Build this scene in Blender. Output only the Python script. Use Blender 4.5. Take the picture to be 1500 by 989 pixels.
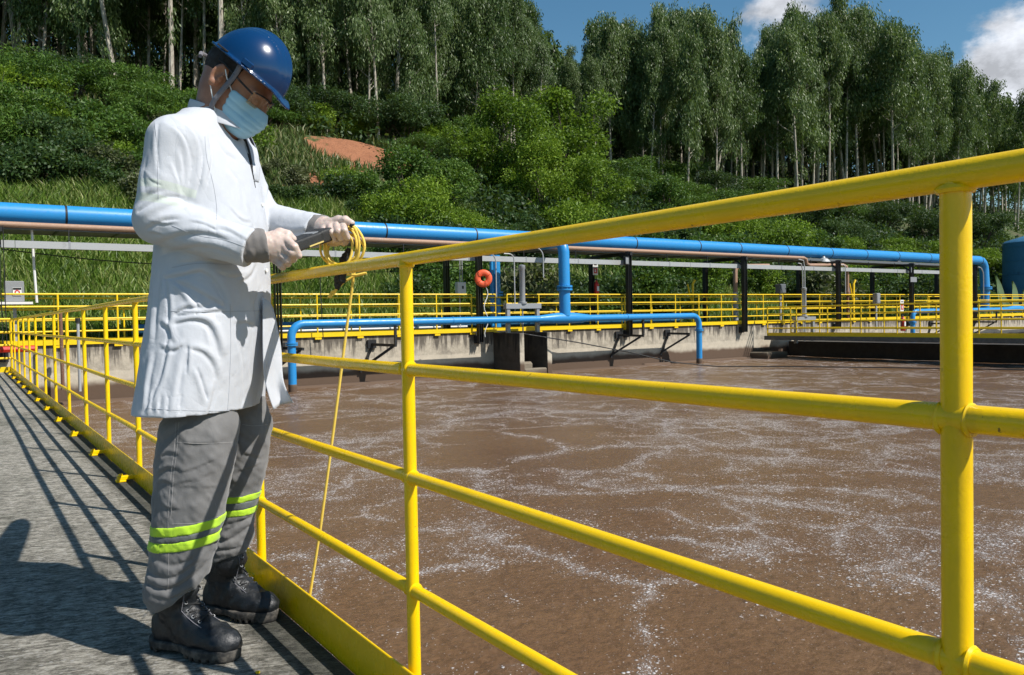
import bpy, math, random
import numpy as np
from mathutils import Vector, Matrix
for o in list(bpy.data.objects): bpy.data.objects.remove(o)
scene = bpy.context.scene
COL = scene.collection
# ------------------------------------------------------------------ camera
YAW, PITCH, ROLL, CAMZ, FPX = .601, -.0253, -.0187, .92, 1179.57
fw = Vector((math.sin(YAW)*math.cos(PITCH), math.cos(YAW)*math.cos(PITCH), math.sin(PITCH)))
r0 = Vector((math.cos(YAW), -math.sin(YAW), 0)); u0 = r0.cross(fw)
rt = math.cos(ROLL)*r0 + math.sin(ROLL)*u0; up = -math.sin(ROLL)*r0 + math.cos(ROLL)*u0
cam = bpy.data.objects.new('camera', bpy.data.cameras.new('camera')); COL.objects.link(cam)
M = Matrix((rt, up, -fw)).transposed().to_4x4(); M.translation = Vector((0, 0, CAMZ)); cam.matrix_world = M
cam.data.sensor_width = 36; cam.data.lens = FPX*36/1500; cam.data.clip_start = .05; cam.data.clip_end = 4000
scene.camera = cam
scene.render.resolution_x = 1024; scene.render.resolution_y = 675
# ------------------------------------------------------------------ sky, sun, exposure
SUN_EL = math.radians(48); SUN_H = Vector((.50, -.866, 0)).normalized()
sun_dir = SUN_H*math.cos(SUN_EL) + Vector((0, 0, math.sin(SUN_EL)))
w = bpy.data.worlds.new('World'); scene.world = w; w.use_nodes = True
wn, wl = w.node_tree.nodes, w.node_tree.links; wn.clear()
sky = wn.new('ShaderNodeTexSky'); sky.sky_type = 'NISHITA'; sky.sun_disc = False
sky.sun_elevation = SUN_EL; sky.sun_rotation = math.atan2(SUN_H.x, SUN_H.y)
sky.air_density = 1.0; sky.dust_density = .25; sky.ozone_density = 1.2
bg = wn.new('ShaderNodeBackground'); wo = wn.new('ShaderNodeOutputWorld'); bg.inputs[1].default_value = .068
tc = wn.new('ShaderNodeTexCoord')
def wmath(op, a, b=None, c=None):
    n = wn.new('ShaderNodeMath'); n.operation = op
    for i, v in enumerate((a, b, c)):
        if v is None: continue
        if isinstance(v, (int, float)): n.inputs[i].default_value = v
        else: wl.new(v, n.inputs[i])
    return n.outputs[0]
def wcloud(scale, off):
    mp = wn.new('ShaderNodeMapping'); mp.inputs['Scale'].default_value = (1, 1, 1.7); mp.inputs['Location'].default_value = off
    wl.new(tc.outputs['Generated'], mp.inputs[0])
    n = wn.new('ShaderNodeTexNoise'); n.inputs['Scale'].default_value = scale; n.inputs['Detail'].default_value = 9; n.inputs['Roughness'].default_value = .6
    wl.new(mp.outputs[0], n.inputs['Vector']); return n.outputs['Fac']
def near(d, k):
    n = wn.new('ShaderNodeVectorMath'); n.operation = 'DOT_PRODUCT'; wl.new(tc.outputs['Generated'], n.inputs[0]); n.inputs[1].default_value = d
    return wmath('MULTIPLY', wmath('POWER', wmath('MAXIMUM', n.outputs['Value'], 0), k), 1.0)
def raydir(x, y): return (fw + rt*((x-750)/FPX) - up*((y-494.5)/FPX)).normalized()
fbm = wcloud(9.0, (3.1, 1.7, .4)); big = wcloud(2.3, (.3, 5.2, 2.2))
dens = wmath('ADD', wmath('MULTIPLY', fbm, .9), wmath('MULTIPLY', big, .55))
dens = wmath('ADD', dens, wmath('MULTIPLY', near(raydir(1500, 100), 520), .44))
dens = wmath('ADD', dens, wmath('MULTIPLY', near(raydir(1150, 22), 700), .25))
mr = wn.new('ShaderNodeMapRange'); mr.interpolation_type = 'SMOOTHSTEP'; wl.new(dens, mr.inputs['Value'])
mr.inputs['From Min'].default_value = .84; mr.inputs['From Max'].default_value = 1.02
shade = wn.new('ShaderNodeMapRange'); wl.new(wcloud(14, (1, 2, 3.3)), shade.inputs['Value'])
shade.inputs['From Min'].default_value = .35; shade.inputs['From Max'].default_value = .62; shade.inputs['To Min'].default_value = 6.0; shade.inputs['To Max'].default_value = 12.5
ccol = wn.new('ShaderNodeVectorMath'); ccol.operation = 'SCALE'; ccol.inputs[0].default_value = (.93, .97, 1.05); wl.new(shade.outputs[0], ccol.inputs['Scale'])
mx = wn.new('ShaderNodeMixRGB'); hs = wn.new('ShaderNodeHueSaturation'); hs.inputs['Saturation'].default_value = 1.24; hs.inputs['Hue'].default_value = .487; hs.inputs['Value'].default_value = 1.25; wl.new(sky.outputs[0], hs.inputs['Color'])
wl.new(mr.outputs[0], mx.inputs[0]); wl.new(hs.outputs[0], mx.inputs[1]); wl.new(ccol.outputs[0], mx.inputs[2])
wl.new(mx.outputs[0], bg.inputs[0]); wl.new(bg.outputs[0], wo.inputs[0])
sl = bpy.data.lights.new('sun', 'SUN'); sl.energy = 4.9; sl.angle = math.radians(.53); sl.color = (1, .955, .89)
so = bpy.data.objects.new('sun', sl); COL.objects.link(so); so.rotation_euler = sun_dir.to_track_quat('Z', 'Y').to_euler(); so.location = sun_dir*50
scene.view_settings.view_transform = 'Standard'; scene.view_settings.look = 'None'; scene.view_settings.exposure = .34; scene.view_settings.gamma = 1
scene.view_settings.use_curve_mapping = False
scene.render.engine = 'CYCLES'; scene.cycles.use_adaptive_sampling = True; scene.cycles.adaptive_threshold = .02
scene.cycles.max_bounces = 4; scene.cycles.diffuse_bounces = 2; scene.cycles.glossy_bounces = 2; scene.cycles.transmission_bounces = 2; scene.cycles.transparent_max_bounces = 8
rng = np.random.default_rng(7); random.seed(7)
FLOOR = .055; WATER = -.75

# ------------------------------------------------------------------ material helper
class Nodes:
    def __init__(s, name):
        s.m = bpy.data.materials.new(name); s.m.use_nodes = True; s.t = s.m.node_tree; s.t.nodes.clear()
        s.out = s.t.nodes.new('ShaderNodeOutputMaterial'); s.geo = s.t.nodes.new('ShaderNodeNewGeometry'); s.tex = s.t.nodes.new('ShaderNodeTexCoord')
        s.pos = s.geo.outputs['Position']; s.obj = s.tex.outputs['Object']
    def n(s, typ, ins=None, out=0, **kw):
        nd = s.t.nodes.new('ShaderNode'+typ)
        for k, v in kw.items(): setattr(nd, k, v)
        for k, v in (ins or {}).items():
            i = nd.inputs[k]
            if isinstance(v, bpy.types.NodeSocket): s.t.links.new(v, i)
            else: i.default_value = v
        return nd.outputs[out]
    def math(s, op, a, b=0.0, c=0.0): return s.n('Math', {0: a, 1: b, 2: c}, operation=op)
    def noise(s, scale, detail=4, rough=.55, vec=None, dist=0.0, out='Fac'):
        return s.n('TexNoise', {'Scale': scale, 'Detail': detail, 'Roughness': rough, 'Distortion': dist, 'Vector': vec or s.pos}, out)
    def mapping(s, scale=(1, 1, 1), rot=(0, 0, 0), loc=(0, 0, 0), vec=None): return s.n('Mapping', {'Vector': vec or s.pos, 'Scale': scale, 'Rotation': rot, 'Location': loc})
    def ramp(s, fac, stops):
        o = s.n('ValToRGB', {0: fac}); cr = o.node.color_ramp
        while len(cr.elements) < len(stops): cr.elements.new(.5)
        for e, (p, c) in zip(cr.elements, stops):
            e.position = p; e.color = (c, c, c, 1) if isinstance(c, (int, float)) else (*c, 1)
        return o
    def rng(s, v, a, b, c=0.0, d=1.0, smooth=True): return s.n('MapRange', {'Value': v, 'From Min': a, 'From Max': b, 'To Min': c, 'To Max': d}, interpolation_type='SMOOTHSTEP' if smooth else 'LINEAR')
    def mix(s, fac, a, b, mode='MIX'):
        f = lambda c: (*c, 1) if isinstance(c, tuple) and len(c) == 3 else c
        return s.n('MixRGB', {0: fac, 1: f(a), 2: f(b)}, blend_type=mode)
    def bump(s, h, strength=.3, dist=.01, normal=None):
        d = {'Height': h, 'Strength': strength, 'Distance': dist}
        if normal: d['Normal'] = normal
        return s.n('Bump', d)
    def bsdf(s, color, rough=.5, metal=0.0, normal=None, **kw):
        d = {'Base Color': (*color, 1) if isinstance(color, tuple) and len(color) == 3 else color, 'Roughness': rough, 'Metallic': metal}
        if normal: d['Normal'] = normal
        d.update(kw); return s.n('BsdfPrincipled', d)
    def done(s, sh): s.t.links.new(sh, s.out.inputs['Surface']); return s.m

MAT = {}
def paint(name, col, rough=.32, dirt=.25, dcol=(.1, .08, .05), peel=.25, scale=1.0, metal=0.0, coat=0.0, spots=False):
    a = Nodes(name); v = a.noise(2.2*scale, 6, .65); v2 = a.noise(26*scale, 5, .6)
    c = a.mix(a.rng(v, .55, .8, 0, dirt), col, dcol); c = a.mix(a.rng(v2, .3, .75, 0, .22), c, tuple(x*.62 for x in col))
    if spots: c = a.mix(a.math('MULTIPLY', a.rng(a.noise(75, 4, .6), .69, .74), a.rng(a.noise(6, 3), .45, .6)), c, (.10, .055, .02)); c = a.mix(a.rng(a.noise(9, 5, .7, a.mapping((1, 1, .25))), .60, .78, 0, .45), c, (.42, .27, .02))
    b = a.bump(a.noise(240*scale, 2), peel, .0012)
    MAT[name] = a.done(a.bsdf(c, a.rng(v2, .2, .8, rough*.75, rough*1.5), metal, b, **({'Coat Weight': coat, 'Coat Roughness': .06} if coat else {})))
paint('yellow', (.92, .585, .0), .26, .16, (.50, .30, .01), .2, 1.0, spots=True)
paint('yellow_far', (.86, .57, .002), .4, .12, (.4, .28, .02), .1)
paint('blue', (.022, .245, .57), .34, .12, (.01, .13, .33), .12, .5)
paint('blue_dull', (.04, .17, .31), .6, .9, (.03, .05, .06), .1, .9)
paint('black_steel', (.012, .012, .013), .45, .2, (.05, .035, .025), .2)
paint('grey_steel', (.30, .31, .32), .45, .3, (.18, .16, .13), .2, 1.0, .3)
paint('galv', (.40, .41, .41), .5, .6, (.2, .19, .17), .2, 3.0, .25)
paint('salmon', (.36, .22, .145), .55, .75, (.36, .31, .27), .2, 1.2)
paint('rack_grey', (.11, .12, .13), .5, .35, (.05, .04, .03), .2)
paint('box_grey', (.24, .25, .26), .5, .2, (.2, .2, .19), .1)
paint('red', (.55, .025, .015), .35, .15)
paint('buoy', (.78, .11, .035), .5, .3, (.5, .16, .08), .2, 2.0)
paint('white_plastic', (.72, .72, .70), .45, .25, (.4, .37, .3), .1, 3.0)
paint('rubber', (.014, .014, .015), .6, .15, (.06, .06, .06), .3, 4.0)
paint('cable_black', (.01, .01, .01), .6, 0)
paint('cable_yellow', (.84, .60, .10), .42, .12, (.5, .33, .1), .15, 8.0)
paint('rust', (.17, .085, .05), .85, .7, (.45, .40, .36), .5, 9.0)

def concrete(name, base, dark, top_dark=None, light=None):
    a = Nodes(name); n1 = a.noise(1.1, 8, .68); n2 = a.noise(7, 8, .7); st = a.noise(1.0, 7, .7, a.mapping((5.5, 5.5, .45)))
    c = a.mix(a.rng(n2, .3, .72), tuple(x*.62 for x in base), base); c = a.mix(a.rng(n1, .5, .75, 0, .6), c, dark)
    if top_dark is not None:
        z = a.n('SeparateXYZ', {0: a.pos}, 2)
        k = a.math('ADD', a.math('MULTIPLY', a.rng(st, .35, .68), .75), a.rng(z, top_dark-.85, top_dark, -.72, .30, False))
        c = a.mix(a.rng(k, .15, .55, 0, .85), c, dark)
        if light is not None:
            k2 = a.rng(a.math('ADD', z, a.math('MULTIPLY', a.noise(2.5, 4), .12)), light, light+.035, 1, 0)
            c = a.mix(a.math('MULTIPLY', k2, .55), c, tuple(min(1, x*1.12) for x in base))
            wet = a.rng(a.math('ADD', z, a.math('MULTIPLY', a.noise(1.7, 4), .25)), light-.26, light-.10, 1, 0)
            c = a.mix(wet, c, (.105, .066, .042))
    b = a.bump(a.math('ADD', a.noise(60, 6, .7), a.math('MULTIPLY', n2, 1.5)), .5, .01)
    MAT[name] = a.done(a.bsdf(c, .9, 0, b))
concrete('wall_concrete', (.50, .44, .345), (.06, .050, .040), .5, -.05)
concrete('dark_concrete', (.20, .165, .12), (.014, .012, .010), .5, -.3)
concrete('stain_shade_concrete', (.075, .062, .048), (.012, .010, .008), .5, -.3)  # black stain plus the shade on the weir sides, in one base colour
concrete('shade_concrete', (.045, .04, .035), (.01, .009, .008))  # shade under the bridge painted in as a near-black base
concrete('bridge_concrete', (.15, .14, .125), (.04, .035, .03))

def walkway_mat():
    a = Nodes('walkway_concrete'); dt = lambda v: a.n('VectorMath', {0: a.pos, 1: v}, 'Value', operation='DOT_PRODUCT'); sv = a.n('CombineXYZ', {0: a.math('MULTIPLY', dt((.95, -.31, 0)), .48), 1: a.math('MULTIPLY', dt((.31, .95, 0)), 1.25), 2: 0.0})
    grit = a.noise(60, 7, .85, sv); g2 = a.noise(22, 6, .78, sv); mid = a.noise(7, 6, .7); big = a.noise(.9, 5, .6)
    ag = a.n('TexVoronoi', {'Vector': a.pos, 'Scale': 130.0, 'Randomness': 1.0}, 'Color'); agv = a.n('SeparateXYZ', {0: ag}, 0)
    c = a.ramp(a.math('ADD', a.math('MULTIPLY', grit, .62), a.math('MULTIPLY', g2, .38)), [(.35, (.025, .024, .018)), (.46, (.14, .13, .105)), (.52, (.36, .335, .28)), (.62, (.66, .62, .54))])
    c = a.mix(a.rng(agv, .90, 1.0, 0, .6), c, (.52, .5, .47))
    c = a.mix(a.rng(mid, .50, .66, 0, .5), c, (.05, .048, .034)); c = a.mix(a.rng(big, .48, .66, 0, .42), c, (.06, .064, .042))
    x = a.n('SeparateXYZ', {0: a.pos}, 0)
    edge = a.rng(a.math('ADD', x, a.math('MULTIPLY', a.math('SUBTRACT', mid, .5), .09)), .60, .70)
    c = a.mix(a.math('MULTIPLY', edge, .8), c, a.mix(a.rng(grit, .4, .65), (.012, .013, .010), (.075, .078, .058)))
    h = a.math('ADD', a.math('MULTIPLY', grit, 1.0), a.math('ADD', a.math('MULTIPLY', g2, .9), a.math('MULTIPLY', mid, 1.2)))
    MAT['walkway'] = a.done(a.bsdf(c, .93, 0, a.bump(h, 1.0, .012)))
walkway_mat()

def water_mat():
    a = Nodes('sludge_water'); ctr = lambda n: a.n('VectorMath', {0: n, 1: (.5, .5, .5)}, operation='SUBTRACT'); sc = lambda v, k: a.n('VectorMath', {0: v, 'Scale': k}, operation='SCALE')
    flat = a.n('VectorMath', {0: a.pos, 1: (1, 1, 0)}, operation='MULTIPLY'); nf = ctr(a.noise(3.1, 4, .66, out='Color')); p = a.n('VectorMath', {0: a.n('VectorMath', {0: flat, 1: sc(ctr(a.noise(.75, 2, .5, out='Color')), 1.0)}), 1: sc(nf, .34)})
    def dte(k, off): return a.math('DIVIDE', a.n('TexVoronoi', {'Vector': a.n('Mapping', {'Vector': p, 'Location': off}), 'Scale': k, 'Randomness': 1.0}, feature='DISTANCE_TO_EDGE'), k)
    ex = lambda e, w: a.math('EXPONENT', a.math('DIVIDE', a.math('MULTIPLY', e, -1.0), w))
    e1 = dte(.52, (0, 0, .3)); e2 = dte(1.15, (4, 2, 1.3)); pa = a.noise(.40, 4, .6); brk = a.noise(1.9, 4, .68)
    m1 = a.rng(brk, .36, .58, .10, 1.0); m2 = a.rng(pa, .44, .62, 0, 1.0)
    dens = a.math('MULTIPLY', ex(e1, .055), a.math('MULTIPLY', m1, .60)); dens = a.math('MAXIMUM', dens, a.math('MULTIPLY', a.math('MULTIPLY', ex(e1, .22), a.math('MULTIPLY', m2, m1)), .46))
    dens = a.math('MAXIMUM', dens, a.math('MULTIPLY', a.math('MULTIPLY', ex(e2, .045), a.rng(a.math('ADD', a.math('MULTIPLY', pa, .6), a.math('MULTIPLY', brk, .4)), .46, .60)), .62)); dens = a.math('ADD', dens, a.rng(pa, .32, .68, .020, .060))
    def specks(k, g, off):
        v = a.n('TexVoronoi', {'Vector': a.n('Mapping', {'Vector': a.n('VectorMath', {0: flat, 1: sc(nf, .05)}), 'Location': off}), 'Scale': k, 'Randomness': 1.0}).node
        r = a.n('SeparateXYZ', {0: v.outputs['Color']}, 0); return a.math('MULTIPLY', a.rng(a.math('SUBTRACT', a.math('MULTIPLY', dens, g), r), 0, .06), a.rng(v.outputs['Distance'], .20, .60, 1, .0))
    foam = a.math('MAXIMUM', specks(46.0, .85, (0, 0, 0)), specks(105.0, 1.2, (3, 1, 2))); foam = a.math('MAXIMUM', foam, a.math('MULTIPLY', a.math('POWER', dens, 1.3), .34))
    br = a.mix(a.rng(a.noise(.5, 4, .6), .3, .7), (.142, .077, .038), (.174, .100, .050)); br = a.mix(a.rng(a.noise(16, 4, .7), .42, .66, 0, .55), br, (.078, .043, .021)); br = a.mix(a.rng(a.noise(55, 3, .6), .60, .74, 0, .5), br, (.26, .18, .12))
    c = a.mix(a.math('MULTIPLY', foam, .9), br, (.68, .66, .66)); h = a.math('ADD', a.math('MULTIPLY', a.noise(12, 6, .72), 1.2), a.math('MULTIPLY', foam, .35))
    MAT['water'] = a.done(a.bsdf(c, a.rng(foam, 0, 1, .20, .36), 0, a.bump(h, .8, .03), **{'IOR': 1.33, 'Specular IOR Level': .3}))
water_mat()

def leaf_mat(name, cols, trans=.35, rough=.55, vs=.6):
    a = Nodes(name); oi = a.n('ObjectInfo', out='Random'); rnd = a.geo.outputs['Random Per Island']
    t = a.math('ADD', a.math('MULTIPLY', rnd, .62), a.math('MULTIPLY', oi, .34))
    c = a.ramp(t, [(.12, cols[0]), (.5, cols[1]), (.9, cols[2])])
    d = a.bsdf(c, rough, 0, None, **{'Specular IOR Level': .35}); tr = a.n('BsdfTranslucent', {'Color': a.mix(.5, c, (.16, .24, .02))})
    MAT[name] = a.done(a.n('MixShader', {0: trans, 1: d, 2: tr}))
leaf_mat('leaf_eucalyptus', ((.046, .085, .022), (.098, .155, .044), (.20, .26, .105)), .32, .45)
leaf_mat('leaf_bright', ((.055, .11, .008), (.135, .235, .014), (.24, .35, .03)), .40)
leaf_mat('leaf_shrub', ((.026, .068, .009), (.064, .140, .016), (.13, .22, .035)), .34)
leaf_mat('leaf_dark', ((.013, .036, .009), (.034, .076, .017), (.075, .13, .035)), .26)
leaf_mat('leaf_olive', ((.06, .075, .03), (.10, .12, .05), (.17, .18, .09)), .3)
leaf_mat('leaf_banana', ((.07, .13, .05), (.11, .18, .08), (.2, .27, .14)), .3, .4)
def grass_mat(name, a0, b0, dry):
    a = Nodes(name); rnd = a.geo.outputs['Random Per Island']; pn = a.noise(.35, 4, .6)
    c = a.ramp(a.math('ADD', a.math('MULTIPLY', rnd, .6), a.math('MULTIPLY', pn, .5)), [(.2, a0), (.62, b0), (.8, tuple(.5*x+.5*y for x, y in zip(b0, dry))), (1.0, dry)])
    MAT[name] = a.done(a.n('MixShader', {0: .3, 1: a.bsdf(c, .5), 2: a.n('BsdfTranslucent', {'Color': c})}))
grass_mat('grass', (.05, .105, .009), (.145, .245, .022), (.46, .44, .18))
grass_mat('reed', (.045, .085, .014), (.10, .155, .03), (.34, .29, .14))
def bark_mat(name, c1, c2):
    a = Nodes(name); n = a.noise(3, 6, .7, a.mapping((6, 6, 1)))
    MAT[name] = a.done(a.bsdf(a.mix(a.rng(n, .35, .68), c1, c2), .8, 0, a.bump(n, .5, .02)))
bark_mat('bark_pale', (.50, .46, .38), (.20, .16, .12)); bark_mat('bark_brown', (.13, .10, .07), (.05, .038, .028))
def ground_mat():
    a = Nodes('hill_ground'); n = a.noise(.12, 7, .62); n2 = a.noise(1.4, 7, .7); x = a.n('SeparateXYZ', {0: a.pos})
    soil = a.mix(n2, (.20, .070, .030), (.40, .175, .085)); grn = a.mix(a.rng(n2, .3, .7), (.03, .06, .010), (.07, .105, .02))
    lit = a.mix(a.rng(n2, .3, .7), (.05, .038, .02), (.10, .085, .045))
    c = a.mix(a.rng(n, .47, .60), grn, lit)
    sm = 'soil_mask'; att = a.n('Attribute', out='Fac', attribute_name=sm)
    c = a.mix(a.rng(a.math('ADD', att, a.math('MULTIPLY', a.math('SUBTRACT', n2, .5), 2.2)), .35, .6), c, soil)
    MAT['ground'] = a.done(a.bsdf(c, .95, 0, a.bump(n2, 1.0, .25)))
ground_mat()

# ------------------------------------------------------------------ object helpers
def tag(o, label=None, cat=None, group=None, kind=None):
    for k, v in (('label', label), ('category', cat), ('group', group), ('kind', kind)):
        if v: o[k] = v
    return o
def link(name, me, mat=None, parent=None):
    o = bpy.data.objects.new(name, me); COL.objects.link(o)
    if mat and me is not None and not me.materials: me.materials.append(MAT[mat] if isinstance(mat, str) else mat)
    if parent: o.parent = parent
    return o
def empty(name, loc, label, cat, group=None, rz=0.0):
    o = bpy.data.objects.new(name, None); COL.objects.link(o); o.location = loc; o.rotation_euler = (0, 0, rz); o.empty_display_size = .1
    return tag(o, label, cat, group)
def mesh_np(name, v, f, smooth=False):
    me = bpy.data.meshes.new(name); v = np.asarray(v, np.float32); f = np.asarray(f, np.int32); k = f.shape[1]
    me.vertices.add(len(v)); me.vertices.foreach_set('co', v.ravel()); me.loops.add(f.size); me.loops.foreach_set('vertex_index', f.ravel())
    me.polygons.add(len(f)); me.polygons.foreach_set('loop_start', np.arange(0, f.size, k, dtype=np.int32)); me.polygons.foreach_set('loop_total', np.full(len(f), k, np.int32))
    if smooth: me.polygons.foreach_set('use_smooth', np.ones(len(f), bool))
    me.update(calc_edges=True); return me
def frames(P):
    P = [Vector(p) for p in P]; T = []
    for i in range(len(P)):
        a = P[max(0, i-1)]; b = P[min(len(P)-1, i+1)]; T.append((b-a).normalized())
    ref = Vector((0, 0, 1)) if abs(T[0].z) < .9 else Vector((1, 0, 0)); N = [(ref - T[0]*ref.dot(T[0])).normalized()]
    for i in range(1, len(P)): n = N[-1]; N.append((n - T[i]*n.dot(T[i])).normalized())
    return P, T, N
class MB:
    def __init__(s): s.v = []; s.f = []
    def box(s, c, d, rz=0.0, rm=None):
        b = len(s.v); R = rm or Matrix.Rotation(rz, 3, 'Z'); c = Vector(c)
        for k in range(8): s.v.append(c + R @ Vector(((k & 1)-.5, ((k >> 1) & 1)-.5, ((k >> 2) & 1)-.5)) * 1.0 if False else c + R @ Vector((((k & 1)-.5)*d[0], (((k >> 1) & 1)-.5)*d[1], (((k >> 2) & 1)-.5)*d[2])))
        for q in ((0, 2, 3, 1), (4, 5, 7, 6), (0, 1, 5, 4), (2, 6, 7, 3), (0, 4, 6, 2), (1, 3, 7, 5)): s.f.append([b+i for i in q])
        return s
    def bar(s, a, b, wd, ht):
        a = Vector(a); b = Vector(b); t = (b-a).normalized(); x = Vector((0, 0, 1)).cross(t)
        x = x.normalized() if x.length > .01 else Vector((1, 0, 0)); y = t.cross(x); return s.box((a+b)/2, (wd, ht, (b-a).length), rm=Matrix((x, y, t)).transposed())
    def tube(s, P, r, n=12, caps=True):
        P, T, N = frames(P); rs = r if isinstance(r, (list, tuple)) else [r]*len(P); b = len(s.v)
        for p, t, nn, q in zip(P, T, N, rs):
            bb = t.cross(nn)
            for k in range(n): a = 2*math.pi*k/n; s.v.append(p + (nn*math.cos(a) + bb*math.sin(a))*q)
        for i in range(len(P)-1):
            for k in range(n): k2 = (k+1) % n; s.f.append([b+i*n+k, b+i*n+k2, b+(i+1)*n+k2, b+(i+1)*n+k])
        if caps: s.f.append([b+k for k in range(n)][::-1]); s.f.append([b+(len(P)-1)*n+k for k in range(n)])
        return s
    def disc(s, c, axis, r, h, n=20): c = Vector(c); a = Vector(axis).normalized(); return s.tube([c-a*h/2, c+a*h/2], r, n)
    def lathe(s, c, axis, prof, n=20):
        c = Vector(c); a = Vector(axis).normalized(); return s.tube([c+a*h for _, h in prof], [max(r, 1e-4) for r, _ in prof], n)
    def torus(s, c, axis, R, r, n=28, m=10, flat=1.0):
        c = Vector(c); ax = Vector(axis).normalized(); x = ax.orthogonal().normalized(); y = ax.cross(x); b = len(s.v)
        for i in range(n):
            a = 2*math.pi*i/n; d = x*math.cos(a)+y*math.sin(a)
            for j in range(m): q = 2*math.pi*j/m; s.v.append(c + d*(R+r*math.cos(q)) + ax*r*flat*math.sin(q))
        for i in range(n):
            for j in range(m): s.f.append([b+i*m+j, b+i*m+(j+1) % m, b+((i+1) % n)*m+(j+1) % m, b+((i+1) % n)*m+j])
        return s
    def obj(s, name, mat, parent=None, smooth=False, bevel=0.0):
        me = bpy.data.meshes.new(name); off = Vector((0, 0, 0))
        if parent is not None: iv = Matrix.Translation(parent_loc(parent)).inverted(); vs = [iv @ Vector(v) for v in s.v]
        else: vs = s.v
        me.from_pydata([tuple(v) for v in vs], [], s.f); me.update()
        import bmesh
        bm = bmesh.new(); bm.from_mesh(me); bmesh.ops.recalc_face_normals(bm, faces=bm.faces)
        if bevel: bmesh.ops.bevel(bm, geom=list(bm.edges), offset=bevel, segments=1, affect='EDGES', clamp_overlap=True)
        bm.to_mesh(me); bm.free()
        if smooth: me.shade_smooth(); me.set_sharp_from_angle(angle=math.radians(40))
        return link(name, me, mat, parent)
def parent_loc(p):
    v = Vector(p.location)
    while p.parent: p = p.parent; v = v + Vector(p.location)
    return v
def copy_tree(o, parent=None):
    c = o.copy(); COL.objects.link(c)
    if parent: c.parent = parent
    for ch in o.children: copy_tree(ch, c)
    return c
def arc(c, x, y, r, a0, a1, n=8):
    c = Vector(c); x = Vector(x); y = Vector(y); return [c + x*(r*math.cos(a0+(a1-a0)*i/n)) + y*(r*math.sin(a0+(a1-a0)*i/n)) for i in range(n+1)]
def struct(o): o['kind'] = 'structure'; return o
# ================================================================== SETTING
def smooth(a, b, x): t = np.clip((x-a)/(b-a), 0, 1); return t*t*(3-2*t)
def vnoise(x, y, s, seed):
    g = np.random.default_rng(seed).random((64, 64)); xi = x/s; yi = y/s; i = np.floor(xi).astype(int); j = np.floor(yi).astype(int)
    fx = xi-i; fy = yi-j; fx = fx*fx*(3-2*fx); fy = fy*fy*(3-2*fy); G = lambda a, b: g[a % 64, b % 64]
    return (G(i, j)*(1-fx)+G(i+1, j)*fx)*(1-fy)+(G(i, j+1)*(1-fx)+G(i+1, j+1)*fx)*fy
def hill(X, Y):
    X = np.asarray(X, float); Y = np.asarray(Y, float); t = np.maximum(Y-23.2, 0); far = np.maximum(X-58, 0)*.05
    h = .40 + .50*np.minimum(t, 20) + .37*np.clip(t-20, 0, 60) - .06*np.clip(t-80, 0, 200)
    h = h*(1-.15*smooth(110, 170, X))
    return h + smooth(3, 14, t)*((vnoise(X, Y, 9, 1)-.5)*1.6 + (vnoise(X, Y, 3.1, 2)-.5)*.6)
def build_ground():
    xs = np.concatenate([np.linspace(-900, -40, 18), np.arange(-36, -3, 1.5), np.arange(-3, 30, .5), np.arange(30, 110, 1.0), np.linspace(115, 1200, 24)])
    ys = np.concatenate([np.linspace(-400, -10, 12), np.arange(-6, 22, 2.0), np.arange(22, 50, .5), np.arange(50, 96, 1.0), np.linspace(100, 1200, 22)])
    X, Y = np.meshgrid(xs, ys); Z = hill(X, Y); Z = np.where((Y < 21.1) & (X > -2.6), -1.5, Z); Z = np.where((Y < 21.1) & (X <= -2.6), -.02, Z)
    nx, ny = len(xs), len(ys); v = np.stack([X, Y, Z], -1).reshape(-1, 3)
    i, j = np.meshgrid(np.arange(nx-1), np.arange(ny-1)); a = (j*nx+i).ravel(); f = np.stack([a, a+1, a+nx+1, a+nx], 1)
    me = mesh_np('ground', v, f, True)
    def blob(cx, cy, rx, ry, k=1): return k*np.exp(-(((X-cx)/rx)**2+((Y-cy)/ry)**2))
    m = blob(18.2, 41.8, 2.6, 3.2, .78) + blob(20.9, 41.6, 2.0, 2.4, .72) + blob(16.4, 39.2, 1.6, 2.4, .7) + blob(13.6, 35.6, .9, 1.5) + blob(12.2, 33.9, .9, 1.2, .9) + blob(5.7, 37.6, 1.4, 2.4, 1.3) + blob(15.2, 46.5, .8, 1.2, .9)
    at = me.attributes.new('soil_mask', 'FLOAT', 'POINT'); at.data.foreach_set('value', m.ravel().astype(np.float32))
    return struct(link('ground', me, 'ground'))
build_ground()
# near walkway slab, far raised walkway, tank walls, bridge
struct(MB().box((-.93, 9.0, -.70), (3.4, 26, 1.51)).obj('walkway', 'walkway'))
def wob_edge():      # crumbled slab edge: uneven lumps along the lip
    m = MB(); y = 1.2
    while y < 9:
        l = random.uniform(.10, .3); m.box((.77+random.uniform(-.002, .006), y+l/2, .012-random.uniform(0, .012)), (random.uniform(.014, .035), l, .07)); y += l*.92
    return struct(m.obj('walkway_edge', 'walkway', bevel=.006))
wob_edge()
tw = MB().box((28, 19.83, -.52), (64, .36, 2.06)).obj('tank_wall', 'wall_concrete'); tag(tw, 'long streaked concrete tank wall below the far yellow railing', 'wall')
struct(MB().box((28, 20.65, -.01), (64, 1.28, 1.0)).obj('far_walkway', 'bridge_concrete'))
led = MB(); 
for x0, x1, d in ((-4, 6.2, .35), (6.2, 12.6, .30), (14.1, 18.6, .62), (18.6, 24.3, .22)):
    led.box(((x0+x1)/2, 19.645-d/2, -1.03), (x1-x0, d, .66 if d < .6 else .60))
led = led.obj('sludge_ledge', 'wall_concrete', bevel=.05); tag(led, 'low brown sludge covered ledge along the foot of the far wall', 'ledge')
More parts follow.
